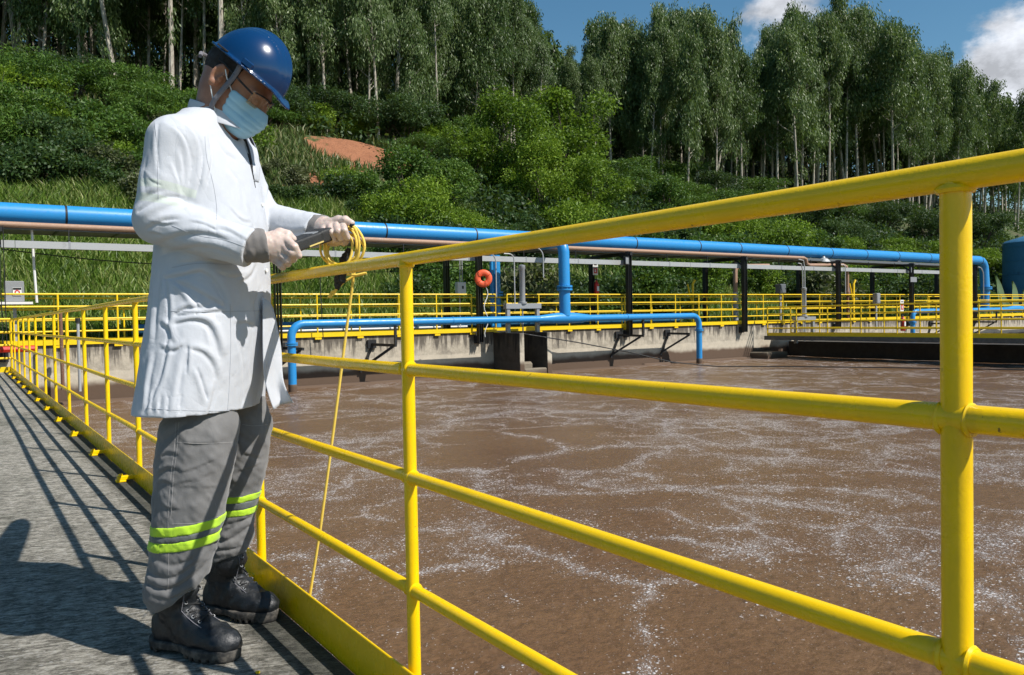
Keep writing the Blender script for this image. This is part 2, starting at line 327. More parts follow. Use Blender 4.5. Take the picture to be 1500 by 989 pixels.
struct(MB().box((25.3, 6.0, -.022), (1.5, 26.6, .15)).obj('bridge', 'bridge_concrete'))
b = MB().box((26.6, 6, -.85), (.7, 27, 1.3)).obj('cross_wall', 'shade_concrete'); tag(b, 'concrete wall under the yellow bridge, coloured dark for shade', 'wall')
b = MB().box((24.6, 19.15, -.70), (1.15, .8, .33)).obj('concrete_block', 'dark_concrete', bevel=.02); tag(b, 'low concrete block at the water below the end of the bridge', 'block')
def build_water():
    xs = np.concatenate([np.arange(.6, 14, .09), np.arange(14, 27, .22)]); ys = np.concatenate([np.arange(-7, 14, .09), np.arange(14, 19.8, .18)])
    X, Y = np.meshgrid(xs, ys); Z = np.full_like(X, WATER)
    Z += (vnoise(X, Y, .9, 5)-.5)*.030 + (vnoise(X+.3*Y, Y, .37, 6)-.5)*.018
    for cx, cy, r in rng.uniform([1.5, .5, .12], [16, 15, .3], (26, 3)): Z += .03*np.exp(-((X-cx)**2+(Y-cy)**2)/(r*.6)**2)*(.5+vnoise(X, Y, .13, 9))
    nx, ny = len(xs), len(ys); v = np.stack([X, Y, Z], -1).reshape(-1, 3); i, j = np.meshgrid(np.arange(nx-1), np.arange(ny-1)); a = (j*nx+i).ravel()
    return struct(link('water', mesh_np('water', v, np.stack([a, a+1, a+nx+1, a+nx], 1), True), 'water'))
build_water()
struct(MB().box((44, 8, -.9), (34, 27, .3)).obj('second_basin_water', 'water'))
# weir chamber on the far wall
wc = empty('weir_chamber', (13.35, 19.0, -1.2), 'stained concrete weir chamber, sides also darkened for shade, jutting from the far tank wall', 'weir')
for x, w_ in ((12.88, .16), (13.84, .17)): MB().box((x, 18.985, -.36), (w_, 1.32, 1.68)).obj('side_wall', 'stain_shade_concrete', wc, bevel=.015); MB().box((x, 18.312, -.36), (w_-.012, .03, 1.66)).obj('end_face', 'wall_concrete', wc, bevel=.005)  # sides darkened for stain and shade, pale slabs for the lit ends
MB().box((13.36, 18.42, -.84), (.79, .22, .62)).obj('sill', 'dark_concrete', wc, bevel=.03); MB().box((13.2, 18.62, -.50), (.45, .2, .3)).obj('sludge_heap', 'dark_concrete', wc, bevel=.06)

# ------------------------------------------------------------------ near guard railing
POST_Y = [-.75, .402, 1.568, 2.651, 3.74, 4.837, 5.938, 7.085, 8.282, 9.496, 10.697, 11.952, 13.13, 14.321, 15.607, 16.87, 17.896]
RZ = (1.05, .8124, .5761, .3295); RX = .80
gr = empty('guard_railing', (RX, 2.65, FLOOR), 'glossy yellow tube guard railing beside the worker along the near walkway', 'railing')
for z in RZ:
    pts = [Vector((RX+.002*math.sin(y*1.3+z*5), y, z+.0015*math.sin(y*2.1+z*9))) for y in np.arange(-1.6, 17.9, .3)]+[Vector((RX, 17.896, z))]
    MB().tube(pts, .0150 if z > 1 else .0138, 20).obj('rail', 'yellow', gr, True)
for y in POST_Y:
    MB().tube([(RX, y, -.035), (RX, y, .2), (RX, y, 1.047)], .0142, 20).obj('post', 'yellow', gr, True)
    b = MB().box((.745, y+.02, FLOOR+.022), (.115, .036, .022)).box((.705, y+.02, FLOOR+.006), (.05, .05, .012)).obj('bracket', 'yellow', gr, bevel=.003)
    MB().disc((.705, y+.02, FLOOR+.038), (0, 0, 1), .011, .012, 6).obj('bolt', 'yellow', b)
    for z in RZ:
        if y < 5:
            if z > 1: MB().torus((RX, y, z-.0145), (0, 0, 1), .0150, .0040, 18, 6).obj('weld', 'yellow', gr, True)
            else: [MB().torus((RX, y+q, z), (0, 1, 0), .0136, .0036, 18, 6).obj('weld', 'yellow', gr, True) for q in (-.0138, .0138)]
MB().box((.778, 8.15, .105), (.006, 19.6, .112)).obj('toe_board', 'yellow', gr, bevel=.0015)
paintchip = [(.58, 1.98), (.55, 2.12), (.665, 1.86), (.47, 1.74)]
for k, (x, y) in enumerate(paintchip[:1]):
    tag(MB().disc((x, y, FLOOR+.003), (0, 0, 1), .006, .003, 7).obj('paint_chip', 'yellow'), 'small yellow paint chip lying on the walkway near the boots', 'paint chip')

# ------------------------------------------------------------------ far railings
def far_railing(name, p0, p1, zf, H, spacing, label, kick=.11, gaps=(), mat='yellow_far', group=None, nr=4):
    p0 = Vector(p0); p1 = Vector(p1); L = (p1-p0).length; t = (p1-p0)/L; root = empty(name, (p0.x, p0.y, zf), label, 'railing', group)
    segs = []; a = 0.0
    for g0, g1 in sorted(gaps): segs.append((a, g0)); a = g1
    segs.append((a, L))
    for s0, s1 in segs:
        for k in range(nr): z = zf + H - k*(H/(nr+.05)); MB().tube([(*(p0+t*s0).xy, z), (*(p0+t*s1).xy, z)], .021, 8).obj('rail', mat, root, True)
        n = max(1, round((s1-s0)/spacing)); nx = Vector((-t.y, t.x, 0))
        for i in range(n+1):
            q = p0+t*(s0+(s1-s0)*i/n); MB().tube([(q.x, q.y, zf-.06), (q.x, q.y, zf+H)], .021, 8).obj('post', mat, root, True)
            c = q - nx*.03; MB().box((c.x, c.y, zf-.045), (.17 if abs(t.x) > .5 else .03, .03 if abs(t.x) > .5 else .17, .05)).obj('foot', mat, root)
        if kick: c = p0+t*((s0+s1)/2)-nx*.028; MB().box((c.x, c.y, zf+.045), ((s1-s0) if abs(t.x) > .5 else .012, .012 if abs(t.x) > .5 else (s1-s0), kick)).obj('toe_board', mat, root)
    return root
far_railing('guard_railing', (-4, 19.63, 0), (54, 19.63, 0), .515, 1.075, 1.16, 'front yellow railing along the top of the far tank wall', gaps=((16.08, 16.38), (16.9, 17.3)))
far_railing('guard_railing', (-4, 21.15, 0), (54, 21.15, 0), .515, 1.035, 1.45, 'rear yellow railing on the grass side of the far walkway', kick=.11)
far_railing('guard_railing', (24.62, 19.2, 0), (24.62, -7, 0), .06, 1.045, 1.24, 'near yellow railing of the low bridge at the right', kick=.13)
far_railing('guard_railing', (25.98, 19.2, 0), (25.98, -7, 0), .06, 1.045, 1.24, 'back yellow railing of the low bridge at the right', kick=.10)
far_railing('guard_railing', (.80, 18.0, 0), (-3.5, 18.0, 0), .06, 1.0, .6, 'short yellow railing at the far left end of the near walkway', kick=.1)

# ------------------------------------------------------------------ pipe rack and pipes
COLX = [.72, 6.42, 12.23, 17.97, 23.64, 29.4, 34.85, 40.5]
names = ['leftmost', 'second', 'third', 'fourth', 'fifth', 'sixth', 'seventh', 'eighth']
for x, nm in zip(COLX, names):
    r = empty('pipe_rack_frame', (x, 20.1, .5), f'black steel pipe rack frame, {nm} from the left' if nm != 'leftmost' else 'black steel pipe rack frame at the far left edge', 'steel frame', 'frames carrying the blue pipe')
    def hbeam(m, y, z0, z1):
        m.box((x, y, (z0+z1)/2), (.012, .13, z1-z0)); m.box((x-.07, y, (z0+z1)/2), (.012, .15, z1-z0)); m.box((x+.07, y, (z0+z1)/2), (.012, .15, z1-z0)); return m
    hbeam(MB(), 19.44, .22, 2.98).obj('column', 'black_steel', r); hbeam(MB(), 21.3, .0, 2.9).obj('column', 'black_steel', r)
    MB().box((x, 20.3, 2.90), (.1, 2.0, .10)).obj('crossbeam', 'black_steel', r)
    MB().bar((x, 19.44, 2.62), (x, 19.85, 2.87), .05, .06).obj('brace', 'black_steel', r); MB().box((x, 19.6, .3), (.2, .06, .22)).obj('base_plate', 'black_steel', r)
ct = empty('cable_tray', (0, 20.3, 2.96), 'flat dark grey sheet tray running under the big blue pipe', 'tray')
for k in range(11): MB().box((-4+2+k*4, 20.3, 2.968), (3.98, 1.02, .012)).obj('tray_sheet', 'rack_grey', ct)
for y in (19.80, 20.80): MB().box((18, y, 3.0), (44, .014, .10)).obj('tray_side', 'rack_grey', ct)
for k in range(36): MB().box((-3+k*1.2, 20.3, 2.952), (.05, 1.0, .018)).obj('tray_rib', 'black_steel', ct)
PY, PZ, PR = 20.2, 3.335, .218
mp = empty('main_pipe', (0, PY, PZ), 'big bright blue air pipe running above the far walkway', 'pipe')
joints = [-6, 2.0, 5.0, 9.66, 12.55, 15.2, 18.9, 22.0, 24.2, 27.0, 29.9, 32.4, 34.9, 37.6, 40.2, 42.5]
for a, c in zip(joints[:-1], joints[1:]):
    s = MB().tube([(a+.004, PY, PZ), (c-.004, PY, PZ)], PR, 40).obj('pipe_section', 'blue', mp, True); 
    MB().tube([(c-.022, PY, PZ), (c+.022, PY, PZ)], PR+.004, 32).obj('joint_band', 'rubber', s, True)
MB().tube([(42.5, PY, PZ)]+arc((42.5, PY, PZ-.5), (1, 0, 0), (0, 0, 1), .5, math.pi/2, 0, 4)+[(43.0, PY-.05, 2.0)], PR, 28).obj('elbow', 'blue', mp, True)
MB().tube([(43.0, PY-.05, 2.0), (43.0, PY-.05, .9)], PR*.98, 28).obj('riser', 'blue', mp, True)
MB().disc((43.0, PY-.05, 1.99), (0, 0, 1), PR*1.45, .05, 24).obj('flange', 'blue', mp, True); MB().disc((43.0, PY-.05, 1.90), (0, 0, 1), PR*1.45, .05, 24).obj('flange', 'blue', mp, True)
def saddle(x): MB().box((x, PY, 3.05), (.25, .42, .14)).obj('saddle', 'rack_grey', mp)
for x in COLX: saddle(x)
HY, HZ, HR = 18.7, .85, .098
def header(x0, x1, xt, label, riser=True, drop0=True, drop1=True):
    h = empty('header_pipe', (x0, HY, HZ), label, 'pipe'); P = []
    if drop0: P += [Vector((x0, HY, WATER-.3)), Vector((x0, HY, HZ-.33))] + arc((x0+.3, HY, HZ-.3), (1, 0, 0), (0, 0, 1), .3, math.pi, math.pi/2, 6)
    else: P += [Vector((x0, HY, HZ))]
    P += [Vector((xt-.95, HY, HZ))]; MB().tube(P, HR, 24).obj('pipe_run', 'blue', h, True)
    MB().tube([(xt-.95, HY, HZ), (xt-.45, HY, HZ+.01), (xt-.25, HY, HZ+.015), (xt+.25, HY, HZ+.015), (xt+.45, HY, HZ+.01), (xt+.95, HY, HZ)], [HR+.002, HR*1.5, HR*1.62, HR*1.62, HR*1.5, HR+.002], 24).obj('reducer_tee', 'blue', h, True)
    Q = [Vector((xt+.95, HY, HZ))]
    if drop1: Q += arc((x1-.3, HY, HZ-.3), (1, 0, 0), (0, 0, 1), .3, math.pi/2, 0, 6) + [Vector((x1, HY, HZ-.33)), Vector((x1, HY, WATER-.3))]
    else: Q += [Vector((x1, HY, HZ))]
    MB().tube(Q, HR, 24).obj('pipe_run', 'blue', h, True)
    for xx, on in ((x0, drop0), (x1, drop1)):
        if on: MB().disc((xx, HY, .40), (0, 0, 1), HR*1.5, .03, 20).obj('flange', 'blue', h, True); MB().disc((xx, HY, .355), (0, 0, 1), HR*1.5, .03, 20).obj('flange', 'blue', h, True); MB().tube([(xx, HY, WATER-.2), (xx, HY, WATER+.17)], HR+.004, 20).obj('sludge_sleeve', 'dark_concrete', h, True)
    for xx in ((x0+xt)/2+.3, (x1+xt)/2-.4): MB().disc((xx, HY, HZ), (1, 0, 0), HR+.012, .035, 20).obj('coupling', 'blue', h, True)
    if riser:
        rr = .165; MB().tube([(xt, PY-.2, 3.12)]+[(xt, HY+.42, 3.12)]+arc((xt, HY+.34, 2.80), (0, -1, 0), (0, 0, 1), .33, math.pi/2, 0, 4)+[(xt, HY, HZ+.08)], rr, 28).obj('riser', 'blue', h, True)
        MB().disc((xt, HY, 1.79), (0, 0, 1), rr*1.42, .045, 24).obj('flange', 'blue', h, True); MB().disc((xt, HY, 1.70), (0, 0, 1), rr*1.42, .045, 24).obj('flange', 'blue', h, True)
        for k in range(10): a = k*math.pi/5; MB().disc((xt+math.cos(a)*rr*1.25, HY+math.sin(a)*rr*1.25, 1.745), (0, 0, 1), .016, .17, 6).obj('bolt', 'blue', h)
    return h
header(6.48, 20.42, 14.73, 'blue header pipe along the far wall with two legs dipping into the water')
header(33.6, 47.5, 43.0, 'blue header pipe over the second basin beyond the bridge', riser=False, drop1=False)
for k, (x, lab) in enumerate(((9.2, 'black bracket on the wall left of the weir chamber'), (17.87, 'black bracket on the wall right of the weir chamber'), (20.1, 'black bracket by the right drop leg of the header pipe'), (6.75, 'black bracket by the left drop leg of the header pipe'), (37, 'black bracket on the wall seen through the bridge railing'), (41, 'black bracket on the second basin wall at far right'))):
    r = empty('pipe_bracket', (x, 19.6, .27), lab, 'bracket', 'brackets under the header pipes'); e = x > 19.5 and x < 21
    MB().box((x-.25, 19.6, .28), (.24, .06, .22)).obj('wall_plate', 'black_steel', r); MB().bar((x-.25, 19.58, .27), (x, HY-.02 if not e else HY+.12, .25), .07, .07).obj('arm', 'black_steel', r)
    if not e and x > 7: MB().box((x, HY, .52), (.06, .06, .48)).obj('stub', 'black_steel', r)
    MB().bar((x-.03, HY+.1, .22), (x-.55, 19.58, -.35), .06, .06).obj('strut', 'black_steel', r); MB().bar((x-.25, 19.58, .2), (x-.6, 19.58, -.45), .05, .05).obj('strut', 'black_steel', r)
# salmon pipe, galvanised tray, rear riser
sp = empty('orange_pipe', (0, 19.78, 3.05), 'rusty orange pipe along the front of the rack with a drop at its right end', 'pipe')
MB().tube([(-5, 19.76, 3.045), (27.6, 19.76, 3.045), (27.75, 19.76, 3.0), (27.78, 19.75, 2.82), (27.95, 19.74, 2.77), (30.2, 19.74, 2.82), (30.42, 19.74, 2.76), (30.5, 19.74, 2.55), (30.5, 19.74, 1.65)], .062, 14).obj('pipe_run', 'salmon', sp, True)
MB().tube([(30.5, 19.74, 1.66), (30.5, 19.74, .52)], .055, 12).obj('drop', 'rust', sp, True); MB().disc((30.5, 19.74, 1.70), (0, 0, 1), .11, .05, 14).obj('flange', 'salmon', sp, True); MB().disc((30.5, 19.74, 1.62), (0, 0, 1), .11, .05, 14).obj('flange', 'salmon', sp, True)
sp2 = empty('orange_pipe', (25.6, 21.6, .4), 'short orange stand pipe behind the fifth rack column', 'pipe')
MB().tube([(27.8, 21.6, 2.85), (26.0, 21.6, 2.80), (25.75, 21.6, 2.7), (25.72, 21.6, 2.4), (25.72, 21.6, 1.75)], .09, 14).obj('pipe_run', 'salmon', sp2, True); MB().tube([(25.72, 21.6, 1.75), (25.72, 21.6, .3)], .11, 14).obj('sleeve', 'galv', sp2, True)
gt = empty('conduit_rail', (0, 19.64, 2.6), 'pale galvanised conduit rail hung below the pipe rack', 'conduit')
for k in range(9): MB().box((-4+2.5+k*5, 19.64, 2.625), (4.99, .11, .15)).obj('rail_section', 'galv', gt)
for k in range(22): MB().box((-2+k*2, 19.64, 2.63), (.04, .12, .165)).obj('clip', 'grey_steel', gt); MB().box((-2+k*2, 19.72, 2.83), (.02, .02, .30)).obj('hanger', 'black_steel', gt)
bp2 = empty('rear_riser', (14.0, 21.5, .4), 'darker blue riser pipe standing behind the lifebuoy', 'pipe')
MB().tube([(14.15, 21.5, 2.9), (14.15, 21.5, .4)], .15, 20).obj('pipe_run', 'blue', bp2, True); MB().disc((14.15, 21.5, 1.72), (0, 0, 1), .23, .05, 20).obj('flange', 'blue', bp2, True); MB().disc((14.15, 21.5, 1.63), (0, 0, 1), .23, .05, 20).obj('flange', 'blue', bp2, True)
MB().tube([(13.9, 21.35, 2.9), (13.9, 21.35, .5)], .06, 12).obj('side_pipe', 'blue', bp2, True)
lp = empty('low_pipe', (5, 21.5, .72), 'low blue pipe lying on the grass side of the far walkway', 'pipe'); MB().tube([(3.5, 21.6, .78), (22.5, 21.6, .74)], .13, 16).obj('pipe_run', 'blue_dull', lp, True); MB().tube([(4.0, 21.42, .66), (13, 21.42, .66)], .035, 8).obj('white_line', 'white_plastic', lp, True)
# ------------------------------------------------------------------ equipment on the far walkway
def buoy():
    r = empty('lifebuoy', (12.28, 19.29, 2.03), 'orange ring lifebuoy hung on the third rack column', 'lifebuoy'); ax = (-.45, -.89, 0)
    MB().torus((12.28, 19.29, 2.03), ax, .165, .088, 36, 14, .62).obj('ring', 'buoy', r, True)
    for a in (.6, 2.2, 3.7, 5.3): MB().torus((12.28+.165*math.cos(a)*.89, 19.29-.165*math.cos(a)*.45, 2.03+.165*math.sin(a)), (-math.sin(a)*.89, math.sin(a)*.45, math.cos(a)), .085, .008, 16, 6).obj('rope_band', 'buoy', r, True)
    P = [Vector((12.34+.07*math.sin(k*.9), 19.27, 1.80-k*.11)) for k in range(14)]; MB().tube(P, .013, 6).obj('line', 'white_plastic', r, True)
buoy()
def box_on(name, c, d, mat, label, cat, stand=None, door=True, extra=None):
    r = empty(name, (c[0], c[1], c[2]-d[2]/2), label, cat); MB().box(c, d).obj('housing', mat, r, bevel=.012)
    if door: MB().box((c[0], c[1]-d[1]/2-.006, c[2]), (d[0]*.86, .012, d[2]*.86)).obj('door', mat, r, bevel=.004); MB().box((c[0]+d[0]*.33, c[1]-d[1]/2-.018, c[2]), (.02, .016, .05)).obj('latch', 'black_steel', r)
    if stand: MB().box((c[0], c[1]+.02, (c[2]-d[2]/2+stand)/2), (.06, .06, c[2]-d[2]/2-stand)).obj('post', 'galv', r)
    if extra: extra(r)
    return r
def danger(r):
    MB().box((1.03, 19.973, 1.66), (.16, .004, .17)).obj('warning_plate', 'white_plastic', r); MB().box((1.03, 19.970, 1.715), (.15, .004, .045)).obj('plate_header', 'black_steel', r); MB().torus((1.03, 19.968, 1.64), (0, 1, 0), .038, .012, 18, 6, .3).obj('red_ring', 'red', r)
    MB().box((.85, 19.97, 1.41), (.9, .3, .05)).obj('shelf', 'white_plastic', r)
box_on('control_box', (.98, 20.1, 1.66), (.36, .22, .44), 'box_grey', 'grey control box with a round red warning mark at the left edge', 'control box', .5, False, danger)
def eyes(r): MB().box((12.75, 21.205, 1.86), (.06, .01, .09)).obj('lock', 'black_steel', r); MB().tube([(12.7, 21.32, 1.6), (12.7, 21.32, .5)], .02, 6).obj('conduit', 'white_plastic', r); MB().tube([(12.8, 21.32, 2.05), (12.8, 21.32, 2.8)], .02, 6).obj('conduit', 'galv', r); MB().tube([(12.72, 21.32, 2.05), (12.72, 21.32, 2.8)], .02, 6).obj('conduit', 'galv', r)
box_on('control_box', (12.72, 21.3, 1.83), (.30, .18, .38), 'white_plastic', 'off-white control box left of the lifebuoy', 'control box', None, False, eyes)
box_on('control_box', (26.2, 19.8, 1.82), (.34, .25, .36), 'rack_grey', 'dark grey control box between the fifth and sixth columns', 'control box', .5)
box_on('control_box', (31.8, 19.25, 1.42), (.26, .2, .44), 'box_grey', 'pale grey control box at the bridge end near the red sign', 'control box', .1)
def gate(x, y, zb, label, h=.75):
    r = empty('sluice_actuator', (x, y, zb), label, 'actuator')
    for dx in (-.52, .52): MB().box((x+dx, y, zb+h/2-.15), (.11, .11, h+.3)).obj('leg', 'grey_steel', r, bevel=.006)
    MB().box((x, y, zb+h), (1.24, .16, .15)).obj('crossbeam', 'grey_steel', r, bevel=.006)
    MB().lathe((x, y, zb+h+.07), (0, 0, 1), [(.13, 0), (.13, .05), (.085, .06), (.085, .98), (.10, 1.0), (.10, 1.10), (.04, 1.12)], 18).obj('cylinder', 'grey_steel', r, True)
    MB().tube([(x, y, zb+h), (x, y, zb-.35)], .02, 8).obj('stem', 'grey_steel', r)
    return r
gate(13.38, 18.95, .48, 'grey sluice gate frame with upright cylinder over the weir chamber')
gate(26.4, 18.9, .03, 'grey gate frame with upright cylinder at the start of the bridge', .62)
def goose(name, pts, r_, mat, label, cat='pipe'): return tag(MB().tube(pts, r_, 8).obj(name, mat, None, True), label, cat)
def hook(x, y, z0, z1, dx, n=6): return [Vector((x-dx, y, z1+abs(dx)*.3))]+arc((x-dx*.5, y, z1-abs(dx)*.2), (1 if dx > 0 else -1, 0, 0), (0, 0, 1), abs(dx)*.5, math.pi/2, 0, n)+[Vector((x, y, z0))]
goose('conduit', hook(12.75, 19.35, 1.5, 2.62, .5), .018, 'galv', 'pale bent conduit beside the lifebuoy')
goose('conduit', hook(13.15, 19.0, 1.1, 2.62, .35), .018, 'galv', 'pale bent conduit running to the sluice cylinder')
goose('conduit', hook(14.0, 18.75, 2.05, 2.75, .5), .018, 'galv', 'thin pale hook conduit left of the big riser')
goose('conduit', [(26.05, 18.9, 2.75), (26.25, 18.9, 2.72), (26.32, 18.9, 2.5), (26.32, 18.9, .1)], .022, 'galv', 'left one of the pair of tall conduits at the bridge start')
goose('conduit', [(26.15, 18.95, 2.9), (26.45, 18.95, 2.86), (26.52, 18.95, 2.6), (26.52, 18.95, .1)], .022, 'galv', 'right one of the pair of tall conduits at the bridge start')
goose('conduit', hook(29.75, 19.35, 1.6, 2.7, .3), .02, 'galv', 'grey bent conduit beside the sixth rack column')
goose('conduit', hook(42.3, 19.9, 1.4, 2.7, .9), .025, 'galv', 'grey bent conduit beside the far blue elbow')
goose('white_pole', [(1.38, 19.95, 1.42), (1.35, 19.95, 2.2), (1.33, 19.95, 3.0)], .026, 'white_plastic', 'slim white pole in front of the grass bank at left', 'pole')
goose('rust_pole', [(1.72, 18.9, 1.25), (1.72, 18.9, -.4)], .035, 'rust', 'rusty patched pole standing behind the near railing', 'pole')
goose('grey_pole', [(2.02, 18.8, 1.0), (2.02, 18.8, -.45)], .03, 'galv', 'grey pole with black cap standing behind the near railing', 'pole')
tag(MB().disc((2.02, 18.8, 1.02), (0, 0, 1), .05, .1, 12).obj('pole_clamp', 'rubber'), 'black clamp on top of the grey pole', 'clamp')
goose('overhead_cable', [Vector((.8+k*.34, 20.9, 2.62-.30*math.sin(math.pi*min(1, k/22))+.02*k*.2)) for k in range(26)], .012, 'cable_black', 'thin black cable sagging before the grass bank at left', 'cable')
goose('overhead_cable', [Vector((6.5+k*.5, 20.9, 2.35-.22*math.sin(math.pi*k/14)+.02*k)) for k in range(15)], .009, 'cable_black', 'thin black cable sagging before the dark shrubs at centre', 'cable')
goose('hanging_cable', [(7.45, 19.3, 2.2), (7.47, 19.3, 1.4), (7.5, 19.3, .5)], .012, 'cable_black', 'thin black cable hanging just right of the white coat', 'cable')
goose('tether_cable', [Vector(p) for p in ((12.95, 18.3, .45), (14.5, 17.9, .17), (16.2, 17.5, -.18), (17.6, 17.2, -.52), (18.9, 16.6, -.69), (20.2, 15.2, -.70), (21.4, 13.0, -.70), (22.3, 11.0, -.70), (23.2, 8.6, -.70))], .016, 'cable_black', 'black tether cable sagging from the weir and trailing over the water', 'cable')
goose('valve_pipe', [(.2, 18.3, .48), (1.25, 18.3, .48)], .065, 'red', 'red pipe stub at the far left end of the walkway')
def fire_ext(x, y, z, label, lab2):
    r = empty('fire_extinguisher', (x, y, z-.28), label, 'extinguisher')
    MB().lathe((x, y, z-.28), (0, 0, 1), [(.07, 0), (.085, .02), (.085, .40), (.07, .46), (.03, .50), (.03, .54)], 18).obj('cylinder', 'red', r, True); MB().box((x-.03, y, z+.29), (.13, .04, .06)).obj('valve', 'black_steel', r)
    MB().tube([(x-.05, y, z+.28), (x-.13, y, z+.2), (x-.12, y, z-.1)], .016, 8).obj('hose', 'rubber', r, True); MB().box((x, y-.086, z-.02), (.09, .01, .16)).obj('label_sticker', 'white_plastic', r)
    s = empty('fire_sign', (x-.02, y+.02, z+.42), lab2, 'sign'); MB().box((x-.02, y+.02, z+.66), (.22, .012, .42)).obj('plate', 'white_plastic', s); MB().box((x-.02, y+.01, z+.60), (.15, .01, .18)).obj('red_panel', 'red', s); MB().box((x-.035, y+.003, z+.60), (.05, .008, .1)).obj('pictogram', 'white_plastic', s); MB().box((x-.02, y+.01, z+.80), (.12, .008, .03)).obj('heading', 'black_steel', s)
fire_ext(18.05, 21.15, 1.86, 'red fire extinguisher hanging behind the fourth rack column', 'white sign with red panel above the middle extinguisher')
fire_ext(32.7, 21.15, 1.9, 'red fire extinguisher on a rear column at right', 'white sign with red panel above the right rear extinguisher')
r = fire_ext(28.8, 16.4, .42, 'red fire extinguisher standing behind the bridge railing', 'white square sign with red panel on the bridge railing')
for x, lab in ((17.85, 'small black floodlight on the fourth rack column'), (34.6, 'small floodlight on the seventh rack column')):
    r = empty('floodlight', (x, 19.3, 2.55), lab, 'lamp'); MB().box((x-.12, 19.28, 2.66), (.30, .09, .26), .45).obj('housing', 'black_steel', r, bevel=.01); MB().box((x-.14, 19.225, 2.66), (.24, .012, .2), .45).obj('lens', 'grey_steel', r); MB().box((x, 19.36, 2.78), (.04, .1, .05)).obj('arm', 'black_steel', r)
for x, y, z, lab in ((14.05, 20.35, 2.68, 'grey dome lamp under the rack left of the big riser'), (24.2, 20.3, 2.72, 'grey dome lamp under the rack beside the fifth column'), (29.1, 19.9, 2.98, 'pale dome lamp near the end of the orange pipe')):
    r = empty('dome_lamp', (x, y, z-.06), lab, 'lamp'); MB().lathe((x, y, z-.06), (0, 0, 1), [(.26, 0), (.25, .05), (.17, .13), (.08, .17), (.05, .24)], 20).obj('shade', 'galv', r, True); MB().tube([(x, y, z+.15), (x, y, z+.22)], .03, 8).obj('stem', 'black_steel', r)
for x, y, lab in ((23.05, 21.4, 'yellow bent davit post behind the far railing at centre right'), (30.95, 19.75, 'yellow stake post beside the orange drop pipe')):
    r = empty('yellow_post', (x, y, .5), lab, 'post'); MB().tube([(x, y, .5), (x, y, 2.05), (x+.12, y, 2.2)], .045, 10).obj('mast', 'yellow_far', r, True); MB().tube([(x-.28, y, 2.05), (x-.05, y, 1.3)], .03, 8).obj('stay', 'yellow_far', r, True)
for x, lab in ((18.15, 'small grey name plate on the seventh column'),):
    tag(MB().box((34.85, 19.34, 2.25), (.5, .01, .22)).obj('name_plate', 'box_grey'), lab, 'sign')
pb = empty('blue_tank', (58.9, 24.3, .2), 'weathered blue steel tank at the right edge behind banana leaves', 'tank')
MB().lathe((58.9, 24.3, .2), (0, 0, 1), [(2.0, 0), (2.0, 2.6), (2.0, 5.0), (1.85, 5.15), (.3, 5.6)], 40).obj('shell', 'blue_dull', pb, True)
MB().tube([(57.1, 23.5, 4.8), (56.6, 23.4, 4.65), (56.2, 23.3, 4.7)], .05, 8).obj('gutter_arm', 'white_plastic', pb, True)
for k in range(5): MB().torus((58.9, 24.3, 1.3+k*.9), (0, 0, 1), 2.01, .02, 40, 6).obj('hoop', 'blue_dull', pb, True)
# ================================================================== VEGETATION
def leaves(cent, rad, n, ln, wd, droop, seed, shell=.55):
    g = np.random.default_rng(seed); cent = np.asarray(cent, float); rad = np.asarray(rad, float)
    if rad.ndim == 1: rad = np.stack([rad]*3, 1)
    p = (rad.prod(1)**(2/3)); k = g.choice(len(cent), n, p=p/p.sum()); d = g.normal(size=(n, 3)); d /= np.linalg.norm(d, axis=1, keepdims=True)
    rr = shell+(1-shell)*g.random(n)**.6; rr *= 1+.18*g.normal(size=n); P = cent[k] + d*rad[k]*rr[:, None]
    ax = g.normal(size=(n, 3)); ax /= np.linalg.norm(ax, axis=1, keepdims=True); ax = ax*(1-droop) + d*.35*(1-droop); ax[:, 2] -= droop*1.3; ax /= np.linalg.norm(ax, axis=1, keepdims=True)
    sd = np.cross(ax, g.normal(size=(n, 3))); sd /= np.linalg.norm(sd, axis=1, keepdims=True)+1e-9
    L = (ln*(.6+.8*g.random(n)))[:, None]; W = (wd*(.6+.8*g.random(n)))[:, None]
    v = np.stack([P, P+ax*L*.5+sd*W*.5, P+ax*L, P+ax*L*.5-sd*W*.5], 1).reshape(-1, 3); return v, np.arange(4*n).reshape(n, 4)
def eucalyptus(seed, H, spread, bare, n, leaf='leaf_eucalyptus'):
    g = np.random.default_rng(seed); lean = g.normal(size=2)*.03; bend = g.normal(size=2)*.35
    ax = lambda t: np.array([lean[0]*H*t+bend[0]*math.sin(t*3), lean[1]*H*t+bend[1]*math.sin(t*2.6), H*t])
    tm = MB(); ts = np.linspace(0, 1, 12); tm.tube([ax(t) for t in ts], [max(.02, .19*(H/16)*(1-.86*t)) for t in ts], 7)
    cent, rad = [], []; nb = int(20*(1-bare)/.5)
    for i in range(nb):
        t = bare + (1-bare)*(i+.3)/nb; a = g.random()*6.28; up = .5+.5*g.random(); ln = spread*(1.05-.88*(t-bare)/(1-bare))*(.35+.85*g.random())
        b0 = ax(t); tip = b0+np.array([math.cos(a)*ln, math.sin(a)*ln, ln*up]); tm.tube([b0, (b0+tip)/2+[0, 0, -.1*ln], tip], [.055, .035, .015], 5)
        for q in range(3):
            c = tip+g.normal(size=3)*[.55, .55, .5]*(.35+.25*spread); cent.append(c); s = (.42+.5*g.random())*spread/1.9; rad.append((s, s, s*1.15))
    for q in range(5): cent.append(ax(.96)+g.normal(size=3)*[.5, .5, .7]); rad.append((.6, .6, .9))
    for q in range(3): cent.append(ax(bare*g.uniform(.55, .95))+g.normal(size=3)*[.4, .4, .2]); rad.append((.35, .35, .5))
    v, f = leaves(cent, rad, n, .36, .115, .55, seed+50, .25)
    return tm, mesh_np('crown', v, f)
